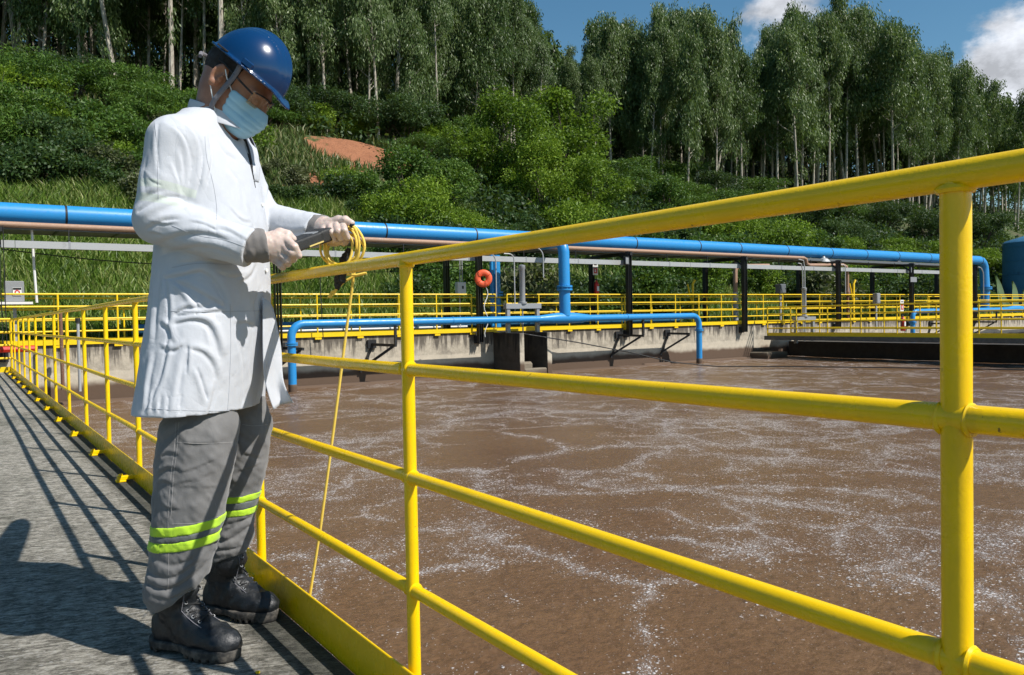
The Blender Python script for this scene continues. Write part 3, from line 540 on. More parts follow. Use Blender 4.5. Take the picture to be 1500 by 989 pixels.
def bushy(seed, R, H, n, leaf_l, leaf_w, droop=.1, clumps=26, trunk=.3, flat=False, csz=.30):
    g = np.random.default_rng(seed); cent, rad = [], []; tm = MB()
    for i in range(clumps):
        a = g.random()*6.28; q = g.random()**.5; zz = g.random()
        if flat: c = np.array([math.cos(a)*R*q, math.sin(a)*R*q, H*(trunk+(1-trunk)*(zz*.75+.2*(1-q)))]); rr = R*csz*(.7+.6*g.random()); rad.append((rr*1.25, rr*1.25, rr*.42))
        else: k = math.sqrt(max(0, 1-(2*zz-1)**2*.85)); c = np.array([math.cos(a)*R*q*k, math.sin(a)*R*q*k, H*(trunk*.6+(1-trunk*.6)*zz*.88)]); rr = R*csz*(.7+.7*g.random()); rad.append((rr, rr, rr*.85))
        cent.append(c)
        if i % 3 == 0: tm.tube([(0, 0, 0), (c[0]*.35, c[1]*.35, c[2]*.5), tuple(c)], [.05*H/3, .035*H/3, .012], 5)
    v, f = leaves(cent, rad, n, leaf_l, leaf_w, droop, seed+9, .45)
    return tm, mesh_np('crown', v, f)
def plant_thing(name, tm, cm, leafmat, barkmat, part='trunk'):
    o = bpy.data.objects.new(name, None); COL.objects.link(o); tm.obj(part, barkmat, o, True); link('crown', cm, leafmat, o); return o
USED = set()
def place(proto, x, y, s, rz, label, cat, group, z=None, sz=None):
    o = proto if proto.name not in USED else copy_tree(proto)
    USED.add(proto.name); o.location = (x, y, (float(hill(x, y)) if z is None else z)-.08); o.scale = (s, s, sz or s) if sz != 'slim' else (s*GE.uniform(.58, .88), s*GE.uniform(.58, .88), s); o.rotation_euler = (GE.gauss(0, .035), GE.gauss(0, .035), rz) if sz == 'slim' else (0, 0, rz); return tag(o, label, cat, group)
def cam_uv(X, Y): return X*fw.x+Y*fw.y, X*rt.x+Y*rt.y
def at_px(px, dist):  # ground position at a bearing and forward distance
    l = (px-750)/FPX*dist; return fw.x*dist+rt.x*l, fw.y*dist+rt.y*l
EU = [plant_thing('eucalyptus_tree', *eucalyptus(100+i, H, sp, br, n), 'leaf_eucalyptus', 'bark_pale') for i, (H, sp, br, n) in enumerate(((17, 2.5, .30, 10500), (15.5, 2.3, .34, 9500), (18, 2.7, .38, 11000), (14.5, 2.1, .28, 8500), (16.5, 2.4, .44, 9500), (19, 2.6, .34, 11500), (13, 2.2, .24, 8500), (17.5, 2.0, .58, 6500), (15, 1.8, .22, 9000)))]
def edge(X): return 30 - 8*float(smooth(8, 18, np.array(X))) - 3.5*float(smooth(34, 50, np.array(X))) + 1.2*math.sin(X*.5)
MARKS = ((40, 'at the left edge'), (110, 'over the bare branches'), (180, 'over the left feathery trees'), (250, 'left of the worker'), (330, 'just left of the helmet'), (400, 'right behind the helmet'), (450, 'just right of the helmet'), (500, 'over the left end of the red soil'), (560, 'over the red soil'), (620, 'over the yellow-green small tree'), (680, 'over the round bush tree'), (740, 'behind the tallest rounded tree'), (800, 'over the rounded clump'), (860, 'over the big blue riser'), (920, 'over the fourth rack column'), (980, 'left of the drop leg'), (1040, 'over the right drop leg'), (1100, 'over the fifth rack column'), (1160, 'over the start of the bridge'), (1220, 'over the orange drop pipe'), (1280, 'over the sixth and seventh columns'), (1340, 'left of the nearest railing post'), (1420, 'behind the nearest railing post'), (1470, 'right of the nearest railing post'), (9999, 'at the right edge under the cloud'))
def where(px): return next(w_ for m_, w_ in MARKS if px < m_)
def size_word(h): return 'very tall' if h > 15 else 'tall' if h > 12.5 else 'medium high' if h > 10 else 'short'
GE = random.Random(3); spots = []
for tries in range(9000):
    if len(spots) >= 290: break
    px = GE.uniform(-120, 1620); 
    dist = GE.uniform(44, 100); X, Y = at_px(px, dist); t = Y-23.2
    dd = t-edge(X)
    if dd < 0 or dd > 20: continue
    if GE.random() > (1.0 if dd < 10 else .6): continue
    if min([(X-a)**2+(Y-b)**2 for a, b in spots] or [99]) < (1.7 if dd < 10 else 3.2): continue
    spots.append((X, Y))
SKY = ((-200, -200), (640, -120), (750, -40), (790, 15), (825, 55), (860, 85), (880, 50), (905, 10), (930, 35), (960, 28), (985, -5), (1040, 12), (1075, 55), (1105, 85), (1125, 35), (1180, 10), (1250, -5), (1300, 22), (1340, 62), (1400, 92), (1450, 108), (1500, 140), (1700, 200))
PH = (17, 15.5, 18, 14.5, 16.5, 19, 13, 17.5, 15)
def fit_height(X, Y, k):      # how tall a tree may grow here before it rises over the crest line of the wood
    d, l = cam_uv(X, Y); px = 750+l/d*FPX; crest = np.interp(px, *np.array(SKY).T)+GE.uniform(-8, 40); top = CAMZ+(470-.0187*px-crest)/FPX*d
    return px, (top-float(hill(X, Y)))/(PH[k]*1.03)
for k, (X, Y) in enumerate(spots):
    dd = Y-23.2-edge(X); s = GE.uniform(.85, 1.18)*(.98 if X < 14 else .70+.0065*dd)*(1+.16*float(smooth(40, 62, np.array(X))))
    row = 'front row' if dd < 8 else 'back rows'
    ki = GE.randrange(9); px_, smax = fit_height(X, Y, ki); s = max(.35, min(s*1.2, smax) if px_ > 700 else s)
    place(EU[ki], X, Y, s, GE.uniform(0, 6.28), f'{size_word(s*PH[ki])} eucalyptus in the {row}, {where(px_)}', 'tree', f'{size_word(s*PH[ki])} eucalyptus, {row}, {where(px_)}', sz='slim')
# the wood behind: one mass of crowns and stems nobody could count
def far_wood():
    g = random.Random(8); vs, fs, n0 = [], [], 0; tm = MB(); cnt = 0; used = []
    while cnt < 250:
        px = g.uniform(-150, 1650); dist = g.uniform(52, 125); X, Y = at_px(px, dist); dd = Y-23.2-edge(X)
        if dd < 8 or dd > 50 or min([(X-a)**2+(Y-b)**2 for a, b in used] or [99]) < 2.4: continue
        used.append((X, Y)); d, l = cam_uv(X, Y); crest = np.interp(750+l/d*FPX, *np.array(SKY).T)+g.uniform(4, 30); z = float(hill(X, Y)); H = CAMZ+(470-.0187*px-crest)/FPX*d-z
        H = min(17, H) if px > 700 else g.uniform(11, 16)
        if H < 4: continue
        cnt += 1; c, r = [], []
        for q in range(22): t = g.uniform(.25, .97); w_ = 1.5*math.sin(math.pi*min(1, .2+.75*t))+.2; a = g.uniform(0, 6.28); c.append((X+math.cos(a)*w_*g.random(), Y+math.sin(a)*w_*g.random(), z+H*t)); r.append((.6, .6, .8))
        v, f = leaves(c, r, 1500, .5, .2, .5, cnt+900, .3); vs.append(v); fs.append(f+n0); n0 += len(v); tm.tube([(X, Y, z), (X+g.uniform(-.3, .3), Y, z+H*.9)], [.13, .03], 5)
    o = tag(link('far_wood', mesh_np('far_wood', np.concatenate(vs), np.concatenate(fs)), 'leaf_eucalyptus'), 'dense mass of eucalyptus crowns filling the wood behind the front trees', 'wood', None, 'stuff')
    t_ = tm.obj('far_stems', 'bark_pale'); t_.parent = o; t_['kind'] = 'stuff'
far_wood()
def undergrowth():
    g = random.Random(21); c, r = [], []
    while len(c) < 1700:
        px = g.uniform(-120, 1640) if len(c) < 1400 else g.uniform(1280, 1640); X, Y = at_px(px, g.uniform(44, 115)); dd = Y-23.2-edge(X)
        if not -3 < dd < 48: continue
        tall = dd > 12; z = float(hill(X, Y)); k = g.random(); s = (1.0+1.1*k) if tall else (.5+.6*k); c.append((X, Y, z+(g.uniform(.2, 3.6) if tall else g.uniform(.1, .8)))); r.append((s, s, s*.75))
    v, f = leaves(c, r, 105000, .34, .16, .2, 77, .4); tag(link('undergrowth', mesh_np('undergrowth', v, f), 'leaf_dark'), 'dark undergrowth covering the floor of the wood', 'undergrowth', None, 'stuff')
undergrowth()
def verge():
    g = random.Random(22); c, r = [], []
    while len(c) < 900:
        px = g.uniform(640, 1640); X, Y = at_px(px, g.uniform(36, 75)); t = Y-23.2
        if not (2.5 < t < edge(X)+1) or (X-58.9)**2+(Y-24.3)**2 < 14 or (px > 1455 and t < 4): continue
        k = g.random(); s = .45+.75*k*k; c.append((X, Y, float(hill(X, Y))+g.uniform(.1, .7+.5*k))); r.append((s, s, s*.7))
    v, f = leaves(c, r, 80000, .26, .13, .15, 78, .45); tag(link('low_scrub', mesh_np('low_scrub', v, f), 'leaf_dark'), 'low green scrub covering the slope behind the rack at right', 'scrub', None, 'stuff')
verge()
# broadleaf trees and shrubs between the pipe and the wood
BR = [plant_thing('broadleaf_tree', *bushy(200+i, R, H, n, .24, .12, .25, cl, .25, False, .27), lf, 'bark_brown') for i, (R, H, n, cl, lf) in enumerate(((3.6, 7.5, 12000, 34, 'leaf_bright'), (3.0, 6.5, 10000, 28, 'leaf_bright'), (2.6, 4.5, 7500, 30, 'leaf_shrub')))]
FE = [plant_thing('feathery_tree', *bushy(230+i, R, H, n, .30, .10, .15, cl, .35, True, .3), lf, 'bark_brown') for i, (R, H, n, cl, lf) in enumerate(((3.0, 4.2, 7500, 30, 'leaf_shrub'), (2.5, 3.4, 6500, 26, 'leaf_bright'), (3.2, 5.5, 8000, 40, 'leaf_dark')))]
SH = [plant_thing('shrub', *bushy(260+i, R, H, n, .17, .09, .1, cl, .1, False, .33), lf, 'bark_brown', 'stem') for i, (R, H, n, cl, lf) in enumerate(((1.5, 2.2, 5000, 22, 'leaf_shrub'), (1.3, 1.7, 4500, 18, 'leaf_dark'), (1.8, 2.6, 6000, 26, 'leaf_bright'), (1.2, 1.5, 4000, 16, 'leaf_olive')))]
def P(proto, px, dist, s, label, cat, group=None, sz=None):
    X, Y = at_px(px, dist)
    while Y < 23.2+1.1*s or (X-58.9)**2+(Y-24.3)**2 < 20 or (px > 1455 and Y < 27): dist += .5; X, Y = at_px(px, dist)
    return place(proto, X, Y, s, GE.uniform(0, 6.28), label, cat, group, sz=sz)
P(BR[0], 745, 46, .82, 'tall rounded bright green tree left of centre before the wood', 'tree')
P(BR[1], 838, 50, 1.02, 'bright yellow-green tree with a round top right of the tallest broadleaf', 'tree')
P(BR[0], 800, 43, .62, 'wide olive green broadleaf tree low in front of the wood', 'tree')
P(BR[1], 868, 44, .66, 'lower broadleaf tree at the right end of the rounded clump', 'tree')
P(BR[2], 600, 37.5, .64, 'yellow-green small tree just right of the red soil scar', 'tree')
P(BR[2], 662, 38.5, .58, 'round dark green bush tree between the small tree and the rounded clump', 'tree')
P(BR[1], 700, 45, .62, 'shaded broadleaf tree behind the round bush tree', 'tree')
P(BR[2], 980, 50, .62, 'low round broadleaf tree behind the blue pipe at centre right', 'tree')
for px, d, s in ((90, 39, .62), (40, 38, .7), (200, 41, .55), (125, 42, .5), (60, 41.5, .55), (235, 42, .5), (10, 40, .6), (180, 43, .45), (290, 42, .5), (20, 34, .6), (75, 35.5, .6), (225, 38.5, .5), (270, 40, .5), (330, 43, .5), (395, 45, .5), (330, 40, .45), (250, 36, .4), (300, 37, .4)):
    P(FE[(0, 0, 1, 2)[GE.randrange(4)]], px, d, s, f'feathery shrub tree on the slope, {where(px)}, ' + ('low down' if d < 40 else 'higher up'), 'tree', f'feathery trees at left, {where(px)}')
for px, d, s in ((420, 46, .75), (455, 48, .8), (492, 49.5, .8), (530, 50, .75), (565, 50, .85), (605, 50, .9), (640, 51, .9), (675, 52, .9), (560, 53, .9), (470, 53, .9), (625, 46, .6), (395, 50, .8), (905, 52, .8)):
    P(FE[2 if GE.random() < .4 else GE.randrange(2)], px, d, s*.72, f'feathery tree at the wood edge, {where(px)}', 'tree', f'feathery trees under the wood, {where(px)}')
for px, d, s in ((930, 58, .95), (1010, 57, .85), (1065, 58, .9), (1125, 57, .9), (1180, 58, 1.0), (1240, 57, .85), (1310, 57, 1.0), (1370, 58, 1.1), (1430, 58, 1.05), (1490, 60, 1.1), (1540, 60, 1.1), (940, 64, .9), (1000, 66, 1.0), (1055, 65, .9), (1115, 67, 1.0), (1170, 66, .9), (1235, 68, 1.0), (1300, 68, 1.0), (1365, 69, 1.0), (1440, 70, 1.1)):
    P(FE[GE.randrange(3)], px, d-2, s*.58, f'spreading tree at the wood edge, {where(px)}', 'tree', f'understory trees, {where(px)}')
kinds = ('mid green', 'dark green', 'yellow-green', 'olive')
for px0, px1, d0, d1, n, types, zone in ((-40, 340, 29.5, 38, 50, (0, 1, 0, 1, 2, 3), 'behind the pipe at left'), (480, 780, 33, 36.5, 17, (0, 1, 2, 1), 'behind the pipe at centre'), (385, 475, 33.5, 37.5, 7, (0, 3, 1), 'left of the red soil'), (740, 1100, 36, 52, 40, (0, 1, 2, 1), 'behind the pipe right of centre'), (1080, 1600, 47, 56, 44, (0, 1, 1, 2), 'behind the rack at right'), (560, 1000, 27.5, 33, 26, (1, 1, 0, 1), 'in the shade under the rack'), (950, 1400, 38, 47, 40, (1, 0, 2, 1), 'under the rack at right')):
    for i in range(n):
        px = px0+(px1-px0)*(i+GE.random())/n; ti = types[GE.randrange(len(types))]; P(SH[ti], px, GE.uniform(d0, d1), GE.uniform(.5, 1.0) if 'soil' not in zone else GE.uniform(.3, .6), f'{kinds[ti]} shrub {zone}, {where(px)}', 'shrub', f'{kinds[ti]} shrubs {zone}, {where(px)}')
# large pale-leaved shrub under the rack, bare branches, banana plants
pl = plant_thing('pale_shrub', *bushy(300, 1.5, 2.7, 2600, .30, .13, .3, 22, .1, False, .3), 'leaf_olive', 'bark_brown', 'stem'); place(pl, 15.9, 22.9, 1.0, 0, 'shrub with large pale leaves behind the sluice cylinder', 'shrub', None)
pl2 = plant_thing('pale_shrub', *bushy(301, 1.4, 2.6, 2200, .30, .13, .3, 20, .1, False, .3), 'leaf_olive', 'bark_brown', 'stem'); place(pl2, 34.6, 23.4, 1.0, 0, 'shrub with large pale leaves behind the seventh column', 'shrub', None)
for px, d, s, lab in ((8, 36, 1.0, 'bare leafless branches at the left edge of the slope'), (60, 37, .85, 'bare leafless branches right of those at the left edge')):
    X, Y = at_px(px, d); z = float(hill(X, Y)); m = MB(); g = random.Random(px)
    for i in range(26):
        a = g.uniform(0, 6.28); l = g.uniform(1.0, 2.4)*s; p = [Vector((0, 0, 0))]; dv = Vector((math.cos(a)*.7, math.sin(a)*.7, 1)).normalized()
        for q in range(5): dv = (dv+Vector((g.gauss(0, .25), g.gauss(0, .25), g.gauss(0, .15)))).normalized(); p.append(p[-1]+dv*l/5)
        m.tube(p, [.028, .022, .017, .012, .008, .004], 4)
    o = m.obj('bare_branches', 'bark_pale'); o.location = (X, Y, z); tag(o, lab, 'branches')
bp = empty('banana_plant', (50.5, 22.3, .4), 'banana plant with broad upright leaves beside the blue tank', 'plant'); g = random.Random(2)
for i, (dx, L, ln) in enumerate(((-.9, 2.4, -.05), (.5, 2.1, .25), (1.6, 1.6, .5), (-.2, 1.8, -.4), (2.6, 1.9, .2))):
    v = []; f = []
    for q in range(9):
        t = q/8; wdt = .42*math.sin(math.pi*min(1, .12+.9*t))**.7*(1 if t < .97 else .3); c = Vector((dx+ln*t*L, .3*t*t, t*L))
        v += [c+Vector((-wdt, -.05, .1*wdt)), c+Vector((0, .06, 0)), c+Vector((wdt, -.05, .1*wdt))]
        if q: b = 3*(q-1); f += [[b, b+1, b+4, b+3], [b+1, b+2, b+5, b+4]]
    me = bpy.data.meshes.new('leaf'); me.from_pydata([tuple(x) for x in v], [], f); me.shade_smooth(); link('leaf', me, 'leaf_banana', bp)
# grass on the bank
def grass(name, n, xr, tr, h, mat, label, seed, wd=.022, mask=None):
    g = np.random.default_rng(seed); X = g.uniform(*xr, n); T = g.uniform(*tr, n); Y = 23.2+T
    if mask: k = mask(X, Y, g); X, Y = X[k], Y[k]; n = len(X)
    Z = hill(X, Y)-.03; L = h*(.45+.75*g.random(n))*(.7+.6*vnoise(X, Y, 2.2, seed)); a = g.random(n)*6.28; b = g.random(n)*6.28; bend = L*(.15+.5*g.random(n))
    w = wd*(.6+.8*g.random(n)); cx, cy = np.cos(a)*w, np.sin(a)*w; bx, by = np.cos(b)*bend, np.sin(b)*bend
    v = np.stack([np.stack([X-cx, Y-cy, Z], 1), np.stack([X+cx, Y+cy, Z], 1), np.stack([X+cx*.8+bx*.35, Y+cy*.8+by*.35, Z+L*.6], 1), np.stack([X-cx*.8+bx*.35, Y-cy*.8+by*.35, Z+L*.6], 1), np.stack([X+bx, Y+by, Z+L*.92], 1)], 1).reshape(-1, 3)
    i = np.arange(n)*5; f = np.concatenate([np.stack([i, i+1, i+2], 1), np.stack([i, i+2, i+3], 1), np.stack([i+3, i+2, i+4], 1)])
    return tag(link(name, mesh_np(name, v, f), mat), label, 'grass', None, 'stuff')
grass('bank_grass', 90000, (-3, 21), (-1.2, 10.5), .75, 'grass', 'tall green grass on the bank behind the far railing', 11, .020)
grass('slope_grass', 70000, (-2, 34), (9, 40), .7, 'reed', 'rough dry reed grass on the slope above the blue pipe', 12, .035, lambda X, Y, g: (vnoise(X, Y, 4, 31) > .34) & (np.exp(-((X-18.6)/3.4)**2-((Y-41.2)/3.4)**2) < .42) & (np.exp(-((X-5.6)/1.2)**2-((Y-37.6)/2.2)**2) < .5) & (np.exp(-((X-13)/1.2)**2-((Y-35)/1.6)**2) < .5))
grass('verge_grass', 30000, (20, 54), (-1.2, 8), .6, 'grass', 'shaded grass under the rack at right', 13, .022)
# ================================================================== PERSON (signed distance modelling)
F32 = np.float32
def wp(x, y, d):  # world point on a sight line at forward distance d
    v = fw + rt*((x-750)/FPX) - up*((y-494.5)/FPX); return np.array([v.x*d, v.y*d, CAMZ+v.z*d])
def unit(v): v = np.asarray(v, float); return v/np.linalg.norm(v)
BA = math.radians(13.8); AX = np.array([math.cos(BA), -math.sin(BA), 0]); BX = np.array([math.sin(BA), math.cos(BA), 0]); ZX = np.array([0, 0, 1.])
def heading(deg): t = math.radians(deg); return math.cos(t)*AX-math.sin(t)*BX, math.sin(t)*AX+math.cos(t)*BX
def smin(a, b, k):
    if k <= 0: return np.minimum(a, b)
    h = np.maximum(k-np.abs(a-b), 0)/k; return np.minimum(a, b)-h*h*k*.25
class Field:
    def __init__(s): s.ops = []
    def add(s, kind, fn, lo, hi, k=0.0): s.ops.append((kind, fn, np.asarray(lo, float), np.asarray(hi, float), k)); return s
    def cone(s, a, b, ra, rb, k=.02, kind='u'):
        a = np.asarray(a, float); b = np.asarray(b, float); ba = b-a; L = max(ba@ba, 1e-12); r = max(ra, rb)
        def fn(P): q = P-a; t = np.clip((q@ba)/L, 0, 1); return np.sqrt(((q-t[..., None]*ba)**2).sum(-1))-(ra+(rb-ra)*t)
        return s.add(kind, fn, np.minimum(a, b)-r, np.maximum(a, b)+r, k)
    def chain(s, pts, rs, k=.012, kind='u'):
        for i in range(len(pts)-1): s.cone(pts[i], pts[i+1], rs[i], rs[i+1], k if i == 0 else min(k, .006), kind)
        return s
    def ell(s, c, R, r, k=.02, kind='u'):
        c = np.asarray(c, float); R = np.asarray(R, float); r = np.asarray(r, float); m = r.max()
        def fn(P): q = (P-c)@R.T; k0 = np.sqrt(((q/r)**2).sum(-1)); k1 = np.sqrt(((q/r**2)**2).sum(-1))+1e-9; return k0*(k0-1)/k1
        return s.add(kind, fn, c-m, c+m, k)
    def box(s, c, R, h, rd=.0, k=.0, kind='u'):
        c = np.asarray(c, float); R = np.asarray(R, float); h = np.asarray(h, float); m = np.linalg.norm(h)+rd
        def fn(P): q = np.abs((P-c)@R.T)-h+rd; return np.sqrt((np.maximum(q, 0)**2).sum(-1))+np.minimum(q.max(-1), 0)-rd
        return s.add(kind, fn, c-m, c+m, k)
    def loft(s, zs, cs, rf, rl, f, l, k=.02, cap=True, pw=2.0):
        o = np.argsort(zs); zs = np.asarray(zs)[o]; cs = np.asarray(cs)[o]; rf = np.asarray(rf)[o]; rl = np.asarray(rl)[o]; fl = f[:2]; ll = l[:2]; m = max(rf.max(), rl.max())
        zz = np.linspace(zs[0], zs[-1], 160); sm = lambda a: np.convolve(np.pad(np.interp(zz, zs, a), 9, mode='edge'), np.hanning(21)[1:-1]/np.hanning(21).sum(), 'valid')
        CX, CY, RF, RL = sm(cs[:, 0]), sm(cs[:, 1]), sm(rf), sm(rl)
        def fn(P):
            z = P[..., 2]; dx = P[..., 0]-np.interp(z, zz, CX); dy = P[..., 1]-np.interp(z, zz, CY); a = np.interp(z, zz, RF); b = np.interp(z, zz, RL)
            u = dx*fl[0]+dy*fl[1]; v = dx*ll[0]+dy*ll[1]; k0 = ((np.abs(u)/a)**pw+(np.abs(v)/b)**pw)**(1/pw); k1 = np.sqrt((u/a**2)**2+(v/b**2)**2)+1e-6
            d = k0*(k0-1)/k1; d = np.where(k0 < .2, -np.minimum(a, b)*.8, d)
            return np.maximum(d, np.maximum(zs[0]-z, z-zs[-1])) if cap else d
        return s.add('u', fn, (cs[:, 0].min()-m, cs[:, 1].min()-m, zs[0]), (cs[:, 0].max()+m, cs[:, 1].max()+m, zs[-1]), k)
    def disp(s, fn, lo, hi): return s.add('d', fn, lo, hi, 0)
    def comb(s, d, P, op):
        kind, fn, lo, hi, k = op
        if kind == 'd':
            m = np.abs(d) < .035
            if P.ndim == 2: m &= ((P > lo) & (P < hi)).all(-1)
            if m.any(): d = d.copy(); d[m] += fn(P[m])
            return d
        e = fn(P)
        return smin(d, e, k) if kind == 'u' else -smin(-d, e, k) if kind == 's' else -smin(-d, -e, k)
    def ev(s, P):
        d = np.full(P.shape[:-1], 1.0)
        for op in s.ops: d = s.comb(d, P, op)
        return d
    def hit(s, x, y, d0=1.75, d1=2.9):
        x = np.atleast_1d(np.asarray(x, float)); y = np.atleast_1d(np.asarray(y, float)); V = np.stack([np.array(fw+rt*((a-750)/FPX)-up*((b-494.5)/FPX)) for a, b in zip(x, y)])
        t = np.full(len(x), d0); O = np.array([0, 0, CAMZ])
        B = Field(); B.ops = [o for o in s.ops if o[0] != 'd']; nv = np.linalg.norm(V, axis=1)
        for _ in range(45): t = np.minimum(t+.75*B.ev(O+V*t[:, None])/nv, d1)
        if len(B.ops) < len(s.ops):
            for _ in range(10): t = np.minimum(t+.7*s.ev(O+V*t[:, None])/nv, d1)
        return O+V*t[:, None], t
    def grid(s, vox, pad=.012, clip=None):
        us = [o for o in s.ops if o[0] == 'u']; lo = np.min([o[2] for o in us], 0)-pad; hi = np.max([o[3] for o in us], 0)+pad
        if clip is not None: lo = np.maximum(lo, clip[0]); hi = np.minimum(hi, clip[1])
        n = np.ceil((hi-lo)/vox).astype(int)+1; ax = [lo[i]+vox*np.arange(n[i]) for i in range(3)]; d = np.full(n, .2)
        for op in s.ops:
            e = op[4]+3*vox; i0 = np.clip(np.floor((op[2]-e-lo)/vox).astype(int), 0, n); i1 = np.clip(np.ceil((op[3]+e-lo)/vox).astype(int)+1, 0, n)
            if op[0] == 'i': i0 = np.zeros(3, int); i1 = n
            if (i1 <= i0).any(): continue
            sl = tuple(slice(a, b) for a, b in zip(i0, i1)); P = np.stack(np.meshgrid(*[ax[i][sl[i]] for i in range(3)], indexing='ij'), -1)
            d[sl] = s.comb(d[sl], P, op)
        return d, lo
    def mesh(s, name, vox, mat, parent, relax=1, clip=None):
        d, lo = s.grid(vox, clip=clip); v, f = nets(d); 
        if relax and len(v):
            for _ in range(relax):
                acc = np.zeros_like(v); cnt = np.zeros(len(v)); 
                for a, b in ((0, 1), (1, 2), (2, 3), (3, 0)):
                    np.add.at(acc, f[:, a], v[f[:, b]]); np.add.at(acc, f[:, b], v[f[:, a]]); np.add.at(cnt, f[:, a], 1); np.add.at(cnt, f[:, b], 1)
                v = v*.5+.5*acc/np.maximum(cnt, 1)[:, None]
        v = lo+v*vox; me = mesh_np(name, v-np.array(parent_loc(parent)), f, True); return link(name, me, mat, parent)
def nets(d):
    s = d < 0; n = np.array(d.shape)-1; cor = [(i, j, k) for i in (0, 1) for j in (0, 1) for k in (0, 1)]
    cnt = np.zeros(n, np.int8)
    for i, j, k in cor: cnt += s[i:i+n[0], j:j+n[1], k:k+n[2]]
    act = (cnt > 0) & (cnt < 8); I = np.argwhere(act); idx = np.full(n, -1, np.int64); idx[act] = np.arange(len(I))
    acc = np.zeros((len(I), 3)); w = np.zeros(len(I))
    for a in cor:
        for ax in range(3):
            if a[ax]: continue
            b = list(a); b[ax] = 1; da = d[tuple((I+a).T)]; db = d[tuple((I+b).T)]; m = (da < 0) != (db < 0); t = np.where(m, da/np.where(m, da-db, 1), 0)
            p = np.tile(np.array(a, float), (len(I), 1)); p[:, ax] = t; acc[m] += p[m]; w[m] += 1
    v = I+acc/w[:, None]; F = []
    for ax in range(3):
        o = [(1, 2), (2, 0), (0, 1)][ax]; lo = [slice(None)]*3; hi = [slice(None)]*3; lo[ax] = slice(0, -1); hi[ax] = slice(1, None)
        for q in o: lo[q] = slice(1, -1); hi[q] = slice(1, -1)
        A = s[tuple(lo)]; B = s[tuple(hi)]; ch = np.argwhere(A != B); sg = A[tuple(ch.T)]; base = ch.copy(); base[:, o[0]] += 1; base[:, o[1]] += 1
        g = lambda p, q: idx[tuple((base-np.array([p if k == o[0] else q if k == o[1] else 0 for k in range(3)])).T)]
        f = np.stack([g(1, 1), g(0, 1), g(0, 0), g(1, 0)], 1); f[~sg] = f[~sg][:, ::-1]; F.append(f)
    return v, np.concatenate(F)
def polydist(P, pts):
    best = np.full(len(P), 9.0); tt = np.zeros(len(P)); n = len(pts)-1
    for i in range(n):
        a, b = pts[i], pts[i+1]; ba = b-a; q = P-a; t = np.clip(q@ba/max(ba@ba, 1e-12), 0, 1); d = np.linalg.norm(q-t[:, None]*ba, axis=1); m = d < best; best[m] = d[m]; tt[m] = (i+t[m])/n
    return best, tt
def spline(pts, n=24):
    pts = np.asarray(pts, float); t = np.linspace(0, len(pts)-1, n); i = np.clip(t.astype(int), 0, len(pts)-2); u = (t-i)[:, None]
    g = lambda j: pts[np.clip(j, 0, len(pts)-1)]; p0, p1, p2, p3 = g(i-1), g(i), g(i+1), g(i+2)
    return .5*((2*p1)+(-p0+p2)*u+(2*p0-5*p1+4*p2-p3)*u*u+(-p0+3*p1-3*p2+p3)*u**3)
def fold(F, base, line, w, h, shade=None):
    """a cloth fold: a ridge along a drawn line, with a groove on one side"""
    q = spline(line, 11); P3, _ = base.hit(q[:, 0], q[:, 1]); w = w/531; lines = [(P3, w, h)]
    if shade is not None: Q3, _ = base.hit(q[:, 0]+shade[0], q[:, 1]+shade[1]); lines.append((Q3, w*.55, -h*1.05))
    def fn(P):
        r = np.zeros(len(P))
        for L, ww, hh in lines: d, t = polydist(P, L); r -= hh*np.exp(-(d/ww)**1.25)*np.sin(np.pi*np.clip(.06+.88*t, 0, 1))**.6
        return r
    A = np.concatenate([l[0] for l in lines]); F.disp(fn, A.min(0)-w*2.5, A.max(0)+w*2.5)
def wrinkle(F, amp, scale, aniso, seed):
    g = np.random.default_rng(seed); K = g.normal(size=(14, 3))*np.asarray(aniso)*6.28/scale; ph = g.random(14)*6.28
    lo = np.min([o[2] for o in F.ops], 0); hi = np.max([o[3] for o in F.ops], 0)
    def fn(P): s = np.sin(P@K.T+ph).sum(-1)/3.2; return amp*(s-.5*np.abs(s))
    F.disp(fn, lo, hi)
def seam(base, line, r, name, mat, parent, off=0.0, n=40):
    q = spline(line, n); P3, _ = base.hit(q[:, 0], q[:, 1]); return MB().tube([Vector(p) for p in P3], r, 5).obj(name, mat, parent, True)

